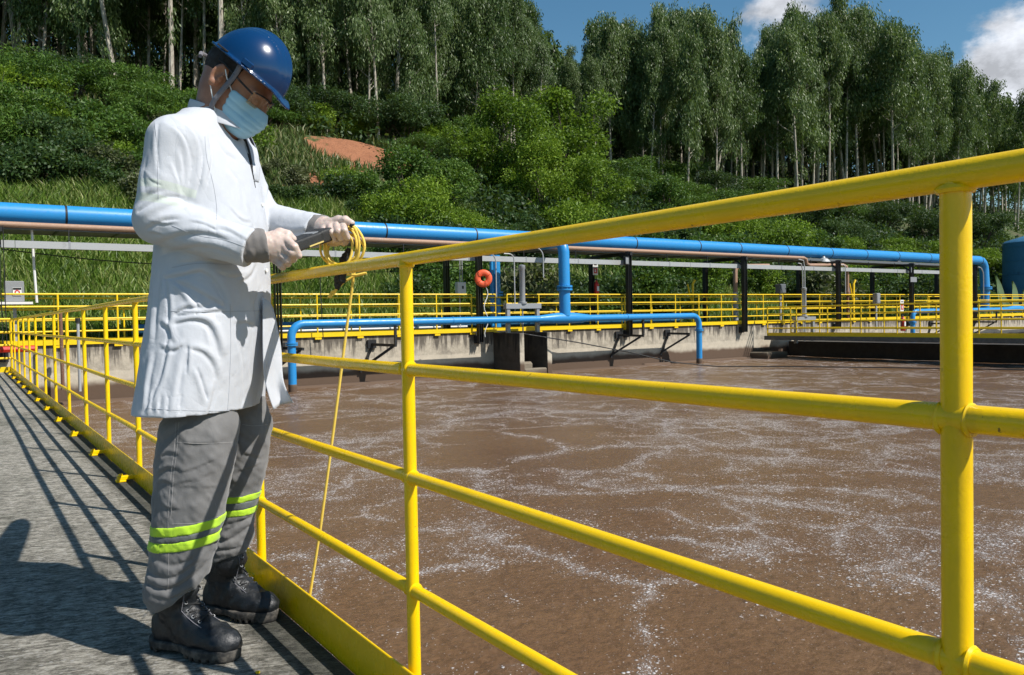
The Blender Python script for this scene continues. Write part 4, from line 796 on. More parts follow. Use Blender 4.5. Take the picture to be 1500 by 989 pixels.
# ---- materials of the figure
def cloth(name, col, col2=None, weave=900, rough=.85, bump=.25, sheen=.2, bands=None, creases=.45):
    a = Nodes(name); n = a.noise(9, 5, .6); c = a.mix(a.rng(n, .35, .7), col, col2 or tuple(x*.88 for x in col))
    if bands:                                  # printed stripes round a sleeve: (axis start, axis end, [(t0, t1)], colour)
        S_, E_, ts, bc = bands; L_ = float(np.linalg.norm(E_-S_)); u_ = (E_-S_)/L_; rel = a.n('VectorMath', {0: a.pos, 1: tuple(S_)}, operation='SUBTRACT'); t = a.n('VectorMath', {0: rel, 1: tuple(u_)}, 'Value', operation='DOT_PRODUCT')
        perp = a.n('VectorMath', {0: a.n('VectorMath', {0: rel, 1: a.n('VectorMath', {0: tuple(u_), 'Scale': t}, operation='SCALE')}, operation='SUBTRACT')}, 'Value', operation='LENGTH'); on = a.rng(perp, .084, .086, 1, 0)
        for t0, t1 in ts: c = a.mix(a.math('MULTIPLY', on, a.math('MULTIPLY', a.rng(t, L_*t0-.001, L_*t0+.001), a.rng(t, L_*t1-.001, L_*t1+.001, 1, 0))), c, bc)
    wv = a.math('ADD', a.n('TexWave', {'Vector': a.pos, 'Scale': weave/4.0, 'Distortion': 1.0}, 'Fac', wave_type='BANDS', bands_direction='Z'), a.n('TexWave', {'Vector': a.pos, 'Scale': weave/4.0, 'Distortion': 1.0}, 'Fac', wave_type='BANDS', bands_direction='X'))
    rg = lambda k, v, w_: a.math('MULTIPLY', a.math('POWER', a.math('ABSOLUTE', a.math('SUBTRACT', a.noise(k, 2, .5, v, .6), .5)), .55), w_)
    cr = a.math('ADD', rg(7, a.mapping((1, 1, .45), (.3, .2, .5)), creases), rg(13, a.mapping((1.2, .8, .7), (.9, .1, 1.3)), creases*.6))
    MAT[name] = a.done(a.bsdf(c, rough, 0, a.bump(cr, .55, .010, a.bump(a.math('ADD', a.math('MULTIPLY', wv, .05), a.math('ADD', a.noise(120, 4, .7), a.noise(28, 4, .6))), bump, .003)), **{'Sheen Weight': sheen, 'Specular IOR Level': .25}))
cloth('coat_seam', (.38, .40, .44)); cloth('trouser_grey', (.175, .172, .170), (.135, .133, .132)); cloth('undershirt', (.20, .185, .175), (.15, .14, .135)); cloth('seam_grey', (.27, .26, .255)); cloth('dark_opening', (.02, .02, .022))
cloth('hi_vis', (.44, .68, .03), (.36, .58, .03), bump=.4); cloth('reflective_grey', (.11, .125, .125), (.09, .10, .10), rough=.45, bump=.4); cloth('strap_grey', (.17, .165, .185)); cloth('mask_blue', (.31, .54, .69), (.27, .49, .64), bump=.15, creases=.1); cloth('mask_white', (.72, .78, .80))
def skin_mat():
    a = Nodes('skin'); n = a.noise(30, 5, .6); n2 = a.noise(300, 4, .7); c = a.mix(a.rng(n, .3, .7), (.36, .18, .11), (.27, .125, .075)); c = a.mix(a.rng(n2, .55, .75, 0, .35), c, (.11, .055, .035))
    MAT['skin'] = a.done(a.bsdf(c, .48, 0, a.bump(n2, .25, .001), **{'Subsurface Weight': .12, 'Subsurface Radius': (.8, .3, .15), 'Subsurface Scale': .008}))
skin_mat()
def glove_mat():
    a = Nodes('glove_latex'); n = a.noise(25, 5, .6); n2 = a.noise(90, 5, .65); c = a.mix(a.rng(n, .3, .7), (.62, .50, .44), (.52, .40, .345)); c = a.mix(a.rng(n2, .6, .75, 0, .35), c, (.68, .60, .55))
    MAT['glove'] = a.done(a.bsdf(c, .42, 0, a.bump(a.noise(60, 5, .65, a.mapping((1, 1, 2.5))), .35, .0016), **{'Subsurface Weight': .1, 'Subsurface Scale': .004}))
glove_mat()
def helmet_mat():
    a = Nodes('helmet_blue'); c = a.mix(a.rng(a.noise(60, 5, .7), .6, .8, 0, .15), (.001, .030, .105), (.025, .055, .12))
    MAT['helmet'] = a.done(a.bsdf(c, .22, 0, a.bump(a.noise(90, 3), .04, .001), **{'Coat Weight': .35, 'Coat Roughness': .08}))
helmet_mat()
def leather_mat():
    a = Nodes('boot_leather'); n = a.noise(22, 6, .65); n2 = a.noise(160, 4, .7); c = a.mix(a.rng(n, .5, .75, 0, .75), (.009, .011, .014), (.045, .046, .047)); c = a.mix(a.rng(n2, .64, .72, 0, .4), c, (.11, .105, .10))
    MAT['leather'] = a.done(a.bsdf(c, a.rng(n, .3, .7, .30, .58), 0, a.bump(a.math('ADD', n2, a.math('MULTIPLY', n, 2.)), .5, .003)))
    b = Nodes('boot_sole'); m = b.noise(35, 5, .65); MAT['sole'] = b.done(b.bsdf(b.mix(b.rng(m, .42, .68), (.020, .019, .018), (.11, .098, .082)), .8, 0, b.bump(m, .5, .003)))
leather_mat()
def lens_mat():
    a = Nodes('lens'); g = a.n('BsdfGlossy', {'Color': (1, 1, 1, 1), 'Roughness': .03}); t = a.n('BsdfTransparent', {'Color': (.86, .80, .68, 1)}); MAT['lens'] = a.done(a.n('MixShader', {0: .14, 1: t, 2: g}))
lens_mat(); paint('hair', (.022, .016, .012), .7, 0, peel=.6, scale=3); paint('glove_shadow', (.3, .2, .15), .6, 0)
paint('meter_black', (.022, .022, .021), .5, .5, (.07, .065, .055), .4, 8.0); paint('meter_yellow', (.62, .48, .16), .5, .2)

D0 = 2.22
TF, TL = heading(30); HFD, HL = heading(24)
man = empty('person', wp(300, 930, 2.22)*np.array([1, 1, 0])+np.array([0, 0, FLOOR]), 'worker in white coat, blue helmet and grey trousers reading a meter by the railing', 'person')
# ---- joints
lev = [(170, 286, 336), (184, 262, 348), (205, 246, 364), (235, 241, 373), (265, 240, 379), (300, 239, 384), (340, 238, 388), (380, 236, 390), (420, 232, 391), (460, 228, 392), (500, 222, 391), (550, 216, 387), (597, 208, 383)]
RLs = [.105, .160, .178, .182, .182, .178, .172, .172, .178, .188, .204, .220, .236]
def torso(shrink=0.0, ymax=999):
    zs, cs, rf, rl = [], [], [], []
    for (y, x0, x1), w_ in zip(lev, RLs):
        if y > ymax: continue
        c = wp((x0+x1)/2, y, D0); hw = (x1-x0)/2/FPX*D0; st = math.sin(math.radians(30)); ct = math.cos(math.radians(30)); w2 = min(w_, hw*.8/st)
        zs.append(c[2]); cs.append(c[:2]); rf.append(math.sqrt(max(hw**2-(w2*st)**2, .06**2))/ct-shrink); rl.append(w2-shrink)
    return zs, cs, rf, rl
def ctr(x, y, lo=0.0, fo=0.0): return wp(x, y, D0)+TL*lo+TF*fo
SR = ctr(301, 226, -.150); ER = wp(233, 322, 2.045); WR = wp(366, 364, 2.035)
SLf = ctr(303, 228, .150); EL = wp(388, 325, 2.40); WL = wp(464, 339, 2.285)
cloth('coat_white', (.515, .535, .575), (.485, .505, .545), bands=(SR, ER, ((.58, .68), (.76, .86)), (.51, .555, .52)))
HC = wp(347, 121, 2.205); HP = math.radians(40); HF = math.cos(HP)*HFD-math.sin(HP)*ZX; HU = math.sin(HP)*HFD+math.cos(HP)*ZX; HR = np.stack([HF, HL, HU])
hp = lambda f, l, u: HC+HF*f+HL*l+HU*u
RA = wp(256, 905, 2.125); LA = wp(334, 845, 2.36)   # ankles
# ---- body (one continuous mesh, mostly inside the clothes)
def head_field(B):
    B.ell(hp(-.006, 0, .028), HR, (.098, .076, .092), .0); B.ell(hp(.030, 0, -.030), HR, (.066, .060, .085), .03)      # cranium, face
    B.ell(hp(.046, 0, -.083), HR, (.038, .040, .030), .03)                                                           # chin and jaw
    for s in (-1, 1): B.ell(hp(.050, s*.040, -.030), HR, (.026, .022, .024), .02); B.ell(hp(.080, s*.031, .012), HR, (.018, .026, .011), .014); B.ell(hp(.094, s*.030, -.008), HR, (.014, .016, .012), .008, 's'); B.ell(hp(.086, s*.030, -.008), HR, (.012, .014, .011), .004)
    B.cone(hp(.092, 0, .004), hp(.113, 0, -.034), .009, .013, .012); B.ell(hp(.100, 0, -.066), HR, (.012, .024, .009), .01); B.ell(hp(.094, 0, -.078), HR, (.012, .020, .007), .008)
    for s in (-1, 1):                                                                                                 # ears
        c = hp(-.012, s*.082, -.012); tilt = np.stack([HF*.9-HL*s*.43, HL*s*.9+HF*.43, HU]); B.ell(c, tilt, (.019, .009, .033), .006); B.ell(c+HL*s*.009+HF*.003, tilt, (.010, .008, .021), .004, 's'); B.ell(c+HL*s*.003-HU*.026, tilt, (.010, .007, .010), .006); B.cone(c+HF*.010-HU*.006+HL*s*.004, c+HF*.012+HU*.002+HL*s*.004, .005, .004, .004)
    B.cone(hp(-.018, 0, -.045), wp(318, 180, 2.22), .060, .064, .03)
body = Field(); head_field(body); z_, c_, a_, b_ = torso(.022, 560); body.loft(z_, c_, a_, b_, TF, TL, .03)
for S, E, W_ in ((SR, ER, WR), (SLf, EL, WL)): body.cone(S, E, .047, .038, .03); body.cone(E, W_, .038, .026, .02)
body.cone(wp(292, 545, 2.13), wp(276, 730, 2.13), .072, .055, .03); body.cone(wp(276, 730, 2.13), RA+ZX*.07, .050, .036, .02); body.cone(wp(345, 545, 2.32), wp(350, 705, 2.35), .070, .054, .03); body.cone(wp(350, 705, 2.35), LA+ZX*.05, .050, .036, .02)
body.mesh('body', .0038, 'skin', man)
headf = Field(); head_field(headf)
# ---- hair: thin cap over the back and side of the skull
hair = Field(); hair.ops = [o for o in headf.ops[:2]]; hair.add('d', lambda P: -.0016+0*P[..., 0], HC-.2, HC+.2); hair.box(hp(-.07, 0, .03), HR, (.10, .12, .075), .02, .004, 'i'); hair.mesh('hair', .0035, 'hair', man)
# ---- coat
coat = Field(); z_, c_, a_, b_ = torso(); coat.loft(z_, c_, a_, b_, TF, TL, .0, pw=2.25)
coat.cone(wp(303, 186, 2.215), SR, .042, .058, .035); coat.cone(wp(318, 186, 2.235), SLf, .042, .058, .035)
coat.chain([SR, SR*.45+ER*.55, ER], [.066, .064, .060], .025); coat.chain([ER, ER*.5+WR*.5, WR], [.058, .053, .049], .018)
coat.chain([SLf, EL], [.060, .050], .03); coat.chain([EL, WL], [.058, .048], .015)
cutR = unit(WR-ER); cutL = unit(WL-EL)
for W_, n_ in ((WR, cutR), (WL, cutL)): coat.box(W_+n_*.092, np.stack([n_, unit(np.cross(n_, ZX)), unit(np.cross(n_, np.cross(n_, ZX)))]), (.09, .1, .1), 0, .002, 's')
coat.cone(wp(321, 184, 2.215), hp(-.02, 0, -.06), .060, .058, .006, 's')
base = Field(); base.ops = list(coat.ops)
FD = [  # (line, width px, height m, groove offset)
    ([(206, 318), (225, 306), (248, 297), (268, 299), (276, 306)], 5, .0075, (-3, -8)), ([(214, 330), (236, 318), (262, 314)], 5, .004, (0, 7)), ([(225, 352), (262, 338), (300, 336), (330, 345)], 6, .005, (2, 8)), ([(236, 366), (275, 356), (315, 357), (345, 368)], 6, .0045, (2, 8)), ([(262, 380), (300, 377), (335, 382)], 5, .004, (1, 6)), ([(300, 330), (330, 332), (360, 348)], 4, .003, (1, 6)), ([(204, 292), (215, 280), (235, 272)], 6, .003, (2, 7)),
    ([(240, 180), (256, 188), (268, 205), (276, 235), (272, 268)], 5, .0032, (5, 2)), ([(255, 172), (280, 190), (291, 222), (288, 262), (280, 285)], 5, .0040, (5, 2)), ([(300, 196), (304, 235), (296, 275)], 6, .004, (6, 2)), ([(262, 225), (266, 255), (262, 282)], 4, .003, (4, 0)), ([(228, 182), (226, 215), (229, 250)], 4, .003, (4, 0)), ([(210, 230), (206, 260), (210, 285)], 6, .002, (5, 0)),
    ([(247, 402), (272, 398), (300, 392), (320, 408), (334, 432), (338, 448)], 6, .0085, (-6, 7)), ([(252, 416), (268, 428), (280, 444), (284, 452)], 4, .0075, (6, -2)), ([(262, 408), (290, 420), (318, 436), (332, 446)], 5, .005, (-3, 7)), ([(256, 455), (275, 446), (296, 446)], 4, .006, (0, 6)), ([(258, 458), (285, 456), (320, 452), (340, 455)], 3.5, .004, (0, 5)),
    ([(262, 470), (288, 464), (310, 470), (322, 492), (328, 516)], 6, .0085, (-7, 6)), ([(282, 506), (304, 514), (318, 532), (322, 550)], 6, .005, (-6, 5)), ([(279, 508), (278, 530), (277, 546)], 3, .007, (-4, 0)), ([(284, 542), (291, 562), (298, 586)], 3.5, .008, (5, -1)), ([(240, 470), (252, 482), (258, 500)], 5, .007, (-5, 5)), ([(238, 505), (258, 508), (268, 500)], 5, .006, (-2, 7)),
    ([(246, 405), (252, 440), (252, 490), (246, 530), (236, 565), (216, 604)], 3.5, .006, (-6, 0)), ([(266, 520), (258, 560), (252, 600)], 7, .004, (6, 0)), ([(310, 560), (306, 585), (300, 606)], 6, .003, (6, 0)), ([(345, 470), (360, 468), (372, 474)], 7, .003, (0, 6)), ([(230, 400), (224, 450), (220, 500)], 7, .004, (6, 0)), ([(222, 520), (214, 560), (210, 598)], 6, .004, (5, 0)),
    ([(350, 410), (364, 400), (372, 385)], 6, .004, (4, 4)), ([(385, 425), (378, 450), (382, 480)], 6, .003, (-5, 0)), ([(330, 250), (345, 270), (352, 300)], 8, .0022, (6, -2)), ([(360, 305), (368, 330), (372, 360)], 6, .0025, (5, 0)), ([(318, 200), (330, 218), (346, 228)], 7, .0022, (0, 7)),
    ([(404, 330), (425, 335), (448, 332)], 5, .004, (2, 7)), ([(415, 345), (438, 348)], 4, .003, (0, 5)), ([(385, 240), (390, 262), (388, 285)], 6, .003, (4, 0)),
    ([(220, 322), (240, 326), (258, 324)], 3, .004, (0, 4)), ([(216, 338), (232, 340), (248, 346)], 3, .003, (1, 4)), ([(280, 322), (300, 326), (322, 338)], 3, .003, (1, 4)), ([(300, 362), (322, 364), (345, 374)], 3, .0025, (1, 4)), ([(222, 575), (219, 590), (218, 602)], 3, .004, (4, 0)), ([(232, 580), (230, 594), (229, 604)], 3, .004, (4, 0)), ([(243, 582), (242, 596), (241, 606)], 3, .0035, (4, 0)), ([(262, 575), (260, 592), (259, 606)], 3.5, .003, (4, 0)), ([(345, 500), (352, 540), (350, 590)], 4, .0022, (5, 0)), ([(365, 480), (362, 530), (366, 580)], 4, .0022, (5, 0)), ([(300, 480), (306, 500), (303, 520)], 3, .003, (4, 0)), ([(212, 250), (222, 262), (236, 268)], 3, .0025, (1, 4)), ([(250, 240), (258, 262), (262, 285)], 3, .003, (4, -1)), ([(335, 300), (352, 318), (366, 322)], 4, .002, (1, 5)), ([(318, 395), (340, 402), (362, 398)], 3.5, .003, (0, 5))]
for L, w_, h_, sh in FD: fold(coat, base, L, w_*.68, h_*1.25, sh)
wrinkle(coat, .0009, .20, (1, 1, .5), 5); wrinkle(coat, .0003, .06, (1, 1, .7), 8)
coat.mesh('coat', .0030, 'coat_white', man, 1)
coatp = [o for o in man.children if o.name.startswith('coat')][0]
def garment(name): return [o for o in man.children if o.name.split('.')[0] == name][0]
for L in ([(300, 200), (303, 232), (312, 268), (317, 300), (317, 322)], [(226, 176), (230, 215), (231, 255), (232, 292)], [(250, 456), (300, 457), (350, 456), (399, 455)], [(250, 330), (290, 345), (330, 352), (364, 364)], [(337, 445), (338, 500), (336, 560), (333, 606)], [(214, 598), (260, 601), (320, 602), (384, 600)], [(252, 392), (290, 386), (340, 388)]): seam(coat, L, .0008, 'seam', 'coat_seam', coatp)
def panel(name, pts, th, mat, parent, base=None, n=10):   # a cloth sheet given by rows of points
    rows = [spline(r, n) for r in pts]; rows = np.array(rows); cols = np.stack([spline(rows[:, j], 14) for j in range(n)], 1); h, w_ = cols.shape[:2]; v = cols.reshape(-1, 3)
    f = [[i*w_+j, i*w_+j+1, (i+1)*w_+j+1, (i+1)*w_+j] for i in range(h-1) for j in range(w_-1)]; me = mesh_np(name, v-np.array(parent_loc(parent)), f, True); o = link(name, me, mat, parent); m = o.modifiers.new('thickness', 'SOLIDIFY'); m.thickness = th; m.offset = 0; return o
# left front panel swinging open below the waist, and the dark neck opening
panel('front_flap', [[wp(385, 436, 2.19), wp(394, 442, 2.21), wp(400, 452, 2.25)], [wp(385, 500, 2.18), wp(399, 498, 2.235), wp(411, 504, 2.27)], [wp(387, 550, 2.19), wp(402, 552, 2.245), wp(414, 548, 2.26)], [wp(394, 580, 2.20), wp(406, 574, 2.255), wp(419, 570, 2.25)], [wp(401, 600, 2.21), wp(412, 593, 2.26), wp(430, 590, 2.26)]], .002, 'coat_white', coatp)
lp_ = [[(349, 181), (358, 186), (366, 196)], [(358, 205), (368, 211), (377, 220)], [(367, 236), (374, 240), (381, 247)], [(373, 266), (376, 267), (379, 268)]]
panel('lapel', [[p+np.array(-fw)*o_-ZX*0 for p, o_ in zip(coat.hit(np.array(r)[:, 0], np.array(r)[:, 1])[0], (.006, .008, .004))] for r in lp_], .002, 'coat_white', coatp)
q = spline([(353, 192), (361, 215), (368, 245), (374, 275)], 20); P3, _ = coat.hit(q[:, 0], q[:, 1]); MB().tube([Vector(p) for p in P3], [.0015+.006*math.sin(math.pi*min(1, .15+k/20)) for k in range(20)], 6).obj('neck_opening', 'dark_opening', coatp, True)
for y in (300, 340, 396): P3, _ = coat.hit([386-(340-y)*.06], [y]); MB().disc(Vector(P3[0])-fw*.002+Vector(TF)*.003, -(fw)*.5+Vector(TF), .0050, .004, 14).obj('button', 'white_plastic', coatp)
# stand collar
col = Field(); nb = wp(317, 168, 2.225); nd = unit(hp(-.02, 0, -.05)-wp(318, 185, 2.22)); cR = np.stack([TF, TL, ZX])
prof = []
for k in range(25):
    a = 2*math.pi*k/25; prof.append(a)
v, f = [], []
for k, a in enumerate(np.linspace(-2.75, 2.75, 34)):
    a2 = a+math.pi; ca, sa = math.cos(a2), math.sin(a2); front = .5+.5*ca
    for h_, r_ in ((-.020, .084), (.012, .077), (.036, .071)):
        v.append(wp(318, 176, 2.222)+TF*(ca*r_*1.02+.006+.008*front)+TL*sa*r_*.95+ZX*(h_*(1-.35*front)+.022-.052*front))
    if k: b = 3*(k-1); f += [[b, b+1, b+4, b+3], [b+1, b+2, b+5, b+4]]
me = mesh_np('collar', np.array(v)-np.array(man.location), f, True); o = link('collar', me, 'coat_white', coatp); m = o.modifiers.new('thickness', 'SOLIDIFY'); m.thickness = .004; m2 = o.modifiers.new('sub', 'SUBSURF'); m2.levels = m2.render_levels = 2
o.location = Vector(man.location)-Vector(man.location)
# ---- grey under-sleeves at the wrists
for E_, W_, n_, hpnt, r1 in ((ER, WR, cutR, wp(391, 361, 2.05), .040), (EL, WL, cutL, wp(478, 336, 2.262), .038)):
    hd = unit(hpnt-W_); u = Field(); u.cone(W_-n_*.03, W_+(hpnt-W_)*1.0, .045, r1+.002, 0); u.box(hpnt+hd*.05, np.stack([hd, unit(np.cross(hd, ZX)), unit(np.cross(hd, np.cross(hd, ZX)))]), (.05, .1, .1), 0, .003, 's'); wrinkle(u, .0012, .06, (1, 1, 1), 3); u.mesh('undershirt_cuff', .0035, 'undershirt', man)
# ---- trousers
tr = Field()
rleg = [(560, 272, 330, 2.17), (596, 252, 342, 2.15), (620, 238, 351, 2.14), (660, 233, 344, 2.13), (700, 229, 336, 2.125), (740, 227, 329, 2.12), (780, 225, 320, 2.115), (820, 221, 310, 2.115), (850, 215, 302, 2.115), (872, 211, 294, 2.115), (886, 222, 288, 2.115)]
lleg = [(560, 322, 376, 2.29), (596, 312, 390, 2.32), (620, 310, 397, 2.33), (660, 312, 394, 2.34), (700, 316, 387, 2.345), (740, 318, 375, 2.345), (775, 311, 370, 2.35), (800, 302, 367, 2.355), (815, 304, 361, 2.355)]
def leg(F, L, k):
    zs, cs, r = [], [], []
    for y, x0, x1, d in L: c = wp((x0+x1)/2, y, d); zs.append(c[2]); cs.append(c[:2]); r.append((x1-x0)/2/FPX*d)
    F.loft(zs, cs, np.array(r)*1.0, np.array(r)*.95, AX, BX, k)
leg(tr, rleg, .0); pr0 = wp(222, 893, 2.115); pr1 = wp(298, 846, 2.115); prn = unit(np.cross(pr1-pr0, BX)); prn = prn if prn[2] < 0 else -prn; tr.add('i', lambda P: (P-pr0)@prn, pr0-.3, pr0+.3, .008)
lf = Field(); leg(lf, lleg, 0); pl0 = wp(305, 822, 2.355); pl1 = wp(364, 800, 2.355); pln = unit(np.cross(pl1-pl0, BX)); pln = pln if pln[2] < 0 else -pln; lf.add('i', lambda P: (P-pl0)@pln, pl0-.3, pl0+.3, .008); lo_ = lf.ops[0]; tr.add('u', lambda P: lf.ev(P), lo_[2], lo_[3], .004); tr.cone(wp(305, 560, 2.2), wp(335, 560, 2.27), .07, .07, .03)
tr.cone(RA+ZX*.08, RA-ZX*.03, .047, .05, .004, 's'); tr.cone(LA+ZX*.08, LA-ZX*.05, .047, .05, .004, 's')
tbase = Field(); tbase.ops = list(tr.ops)
for L, w_, h_, sh in (([(232, 690), (245, 682), (262, 685)], 4, .005, (1, 6)), ([(230, 668), (244, 660), (258, 662)], 4, .005, (1, 6)), ([(229, 706), (242, 702), (252, 708)], 4, .004, (0, 5)), ([(252, 708), (275, 702), (310, 690)], 4, .003, (0, 5)), ([(255, 712), (290, 711), (330, 712)], 2.5, .0025, (0, 4)), ([(214, 862), (235, 872), (262, 868), (290, 848), (306, 828)], 5, .009, (-1, -9)), ([(216, 845), (240, 856), (265, 850), (290, 830)], 5, .007, (-1, -8)), ([(222, 880), (245, 884), (270, 876), (290, 862)], 4, .006, (0, -7)), ([(226, 825), (250, 836), (280, 826), (300, 808)], 5, .005, (0, -7)), ([(224, 790), (236, 796), (248, 792)], 4, .003, (0, 5)),
    ([(310, 802), (330, 800), (350, 790), (366, 776)], 4, .008, (0, -7)), ([(308, 790), (330, 786), (352, 772), (368, 764)], 4, .006, (0, -7)), ([(325, 765), (345, 760), (366, 752)], 4, .004, (0, 6)), ([(316, 812), (338, 810), (356, 803)], 3, .005, (0, -5)), ([(236, 640), (255, 625), (272, 612)], 6, .006, (6, 4)), ([(262, 640), (290, 648), (330, 640)], 6, .003, (0, 6)), ([(345, 640), (360, 660), (384, 668)], 5, .003, (0, 6)), ([(262, 690), (285, 684), (318, 668)], 3, .003, (0, 4)), ([(236, 735), (246, 742), (262, 744)], 3, .0035, (0, 4)), ([(345, 690), (362, 684), (382, 676)], 3, .003, (0, 4)), ([(300, 720), (312, 735), (318, 752)], 3, .0025, (4, 0))): fold(tr, tbase, L, w_*.75, h_*1.1, sh)
wrinkle(tr, .0016, .12, (1, 1, .8), 15); wrinkle(tr, .0008, .045, (1, 1, 1), 16)
tro = tr.mesh('trousers', .0036, 'trouser_grey', man, 1)
for L in ([(258, 618), (255, 660), (250, 700), (246, 760), (247, 830), (246, 865)], [(262, 618), (259, 660), (254, 700), (250, 760)], [(258, 648), (295, 650), (340, 648)], [(355, 622), (372, 624), (392, 622)], [(252, 768), (290, 766), (322, 756)], [(334, 727), (352, 728), (374, 726)]): seam(tr, L, .0008, 'seam', 'seam_grey', tro)
def band(y0, y1, d, x, mat, tiltv, which, off):
    b = Field(); leg(b, rleg if which else lleg, 0); b.ops += [o for o in tr.ops if o[0] == 'd']; b.add('d', lambda P: -off+0*P[..., 0], np.array([-9]*3), np.array([9]*3)); n_ = unit(ZX+tiltv); c0 = wp(x, (y0+y1)/2, d); hh = (y1-y0)/2/FPX*d*.98
    b.add('i', lambda P: np.abs((P-c0)@n_)-hh, c0-.3, c0+.3); b.mesh('reflective_band', .0042, mat, tro, clip=(c0-.22, c0+np.array([.25, .25, .22])))
for y0, y1, m_, of in ((770, 785, 'hi_vis', .0028), (784, 794, 'reflective_grey', .0022), (793, 808, 'hi_vis', .0028)): band(y0, y1, 2.04, 270, m_, -AX*.08+BX*.0, 1, of)
for y0, y1, m_, of in ((728, 739, 'hi_vis', .0028), (738, 750, 'reflective_grey', .0022), (749, 760, 'hi_vis', .0028)): band(y0, y1, 2.28, 350, m_, -AX*.03, 0, of)
# ---- boots
def boot(heel, toe, ankle_top, name_label):
    heel = np.array(heel); toe = np.array(toe); u = unit(toe-heel); L = np.linalg.norm(toe-heel); v = np.cross(ZX, u); R = np.stack([u, v, ZX]); b = lambda a, c, z: heel+u*a*L+v*c+ZX*z
    B = Field(); B.ell(b(.82, 0, .043), R, (.068, .045, .039), 0); B.cone(b(.62, 0, .058), b(.40, 0, .080), .042, .041, .03); B.ell(b(.16, 0, .055), R, (.050, .040, .055), .03); B.cone(b(.42, 0, .086), b(.22, 0, .150), .040, .043, .03); B.cone(b(.22, 0, .13), ankle_top, .046, .052, .02); B.cone(b(.55, 0, .045), b(.2, 0, .045), .042, .039, .02)
    B.box(b(.5, 0, -.1), R, (.4, .2, .115), 0, 0, 's')
    base_ = Field(); base_.ops = list(B.ops)
    for a0, a1, z0, h_ in ((.58, .64, .10, .003), (.48, .52, .12, .004), (.36, .30, .10, .003)): P3 = np.array([b(a0, c, z0-abs(c)*.9+.005) for c in np.linspace(-.05, .05, 9)]); B.disp(lambda P, P3=P3, h_=h_: h_*np.exp(-(polydist(P, P3)[0]/.006)**2), P3.min(0)-.02, P3.max(0)+.02)
    wrinkle(B, .0014, .06, (1, 1, 1), 21); o = B.mesh('boot', .0036, 'leather', man, 1); tag(o)
    S = Field(); S.ell(b(.77, 0, .02), R, (.078, .051, .08), 0); S.ell(b(.17, 0, .02), R, (.058, .042, .08), .0); S.cone(b(.7, 0, .02), b(.2, 0, .02), .041, .037, .05); S.box(b(.5, 0, .016), R, (.3, .1, .016), .004, 0, 'i'); S.add('u', lambda P: np.full(P.shape[:-1], 1.), b(.9, .05, .01), b(.05, -.05, .01))
    for k in range(12):
        for sd in (-1, 1): c = b(.02+.085*k, sd*.051, .006); S.box(c, R, (.0045, .014, .0065), 0, .0015, 's')
    S.box(b(.36, 0, .0), R, (.045, .09, .010), 0, .004, 's'); S.mesh('sole', .0034, 'sole', o, 1)
    def surf(a, c, z):   # march from outside onto the boot
        p = b(a, c, z)+u*.10+ZX*.06; d = -unit(u*.8+ZX*.55); 
        for _ in range(40): p = p+d*np.maximum(B.ev(p[None])[0], -.002)*.8
        return p
    for k in range(6):
        z = .070+.017*k; a = .50-.045*k; l, r = surf(a, .024, z), surf(a, -.024, z); l2, r2 = surf(a-.03, .024, z+.014), surf(a-.03, -.024, z+.014); up_ = u*.003+ZX*.003
        MB().tube([Vector(l+up_), Vector((l+r2)/2+up_*1.6), Vector(r2+up_)], .0022, 6).obj('lace', 'rubber', o, True); MB().tube([Vector(r+up_), Vector((r+l2)/2+up_*2.0), Vector(l2+up_)], .0022, 6).obj('lace', 'rubber', o, True)
        for p in (l, r): MB().torus(Vector(p+up_*.4), Vector(u+ZX), .004, .0012, 10, 5).obj('eyelet', 'grey_steel', o, True)
    for sd in (-1, 1):
        pts = [surf(.56-.05*k, sd*(.030+.001*k), .062+.018*k) for k in range(6)]; MB().tube([Vector(p+u*.001) for p in pts], .0013, 5).obj('stitching', 'strap_grey', o, True)
    return o
boot((.420, 2.330, FLOOR), (.552, 2.100, FLOOR), RA+ZX*.085+AX*.012, ''); boot((.598, 2.505, FLOOR), (.716, 2.318, FLOOR), LA+ZX*.055, '')
# ---- helmet
hb = hp(.010, 0, .046); hel = Field(); HR2 = HR
hel.ell(hb+HU*.0, HR2, (.111, .098, .114), 0); hel.ell(hb+HU*.004, HR2, (.114, .027, .117), .010); hel.box(hb-HU*.06, HR2, (.2, .2, .06), 0, .002, 's')
brim = Field(); 
def brimfn(P):
    q = (P-hb)@HR2.T; x, y, z = q[..., 0], q[..., 1], q[..., 2]; pk = np.clip((x-.03)/.12, 0, 1); dr = np.clip(x-.108, 0, 1); r = np.sqrt((x/(.120+.026*pk))**2+(y/(.108+.002*pk))**2)
    ri = np.sqrt((x/.103)**2+(y/.089)**2); zc = -.0015-.40*dr
    d = np.maximum((r-1)*.115, np.abs(z-zc)-.0032); return np.maximum(d, (1-ri)*.09)
hel.add('u', brimfn, hb-.19, hb+.19, .006); hel.ell(hb+HU*.006, HR2, (.102, .088, .102), 0, 's'); hel.disp(lambda P: .0012*np.exp(-(((np.abs((P-hb)@HL)-.040)/.006)**2))*np.clip(((P-hb)@HU-.03)/.03, 0, 1), hb-.2, hb+.2)
ho = hel.mesh('helmet', .003, 'helmet', man, 1)
for f_, l_ in ((.032, -.099), (.032, .099)): c = hb+HF*f_+HL*l_+HU*.012; MB().box(Vector(c), (.034, .008, .018), rm=Matrix(HR2.tolist()).transposed()).obj('accessory_slot', 'helmet', ho, bevel=.003)
for f_, l_ in ((-.045, -.101), (-.045, .101)): c = hb+HF*f_+HL*l_+HU*.004; MB().box(Vector(c), (.034, .006, .005), rm=Matrix(HR2.tolist()).transposed()).obj('rim_slot', 'dark_opening', ho, bevel=.001)
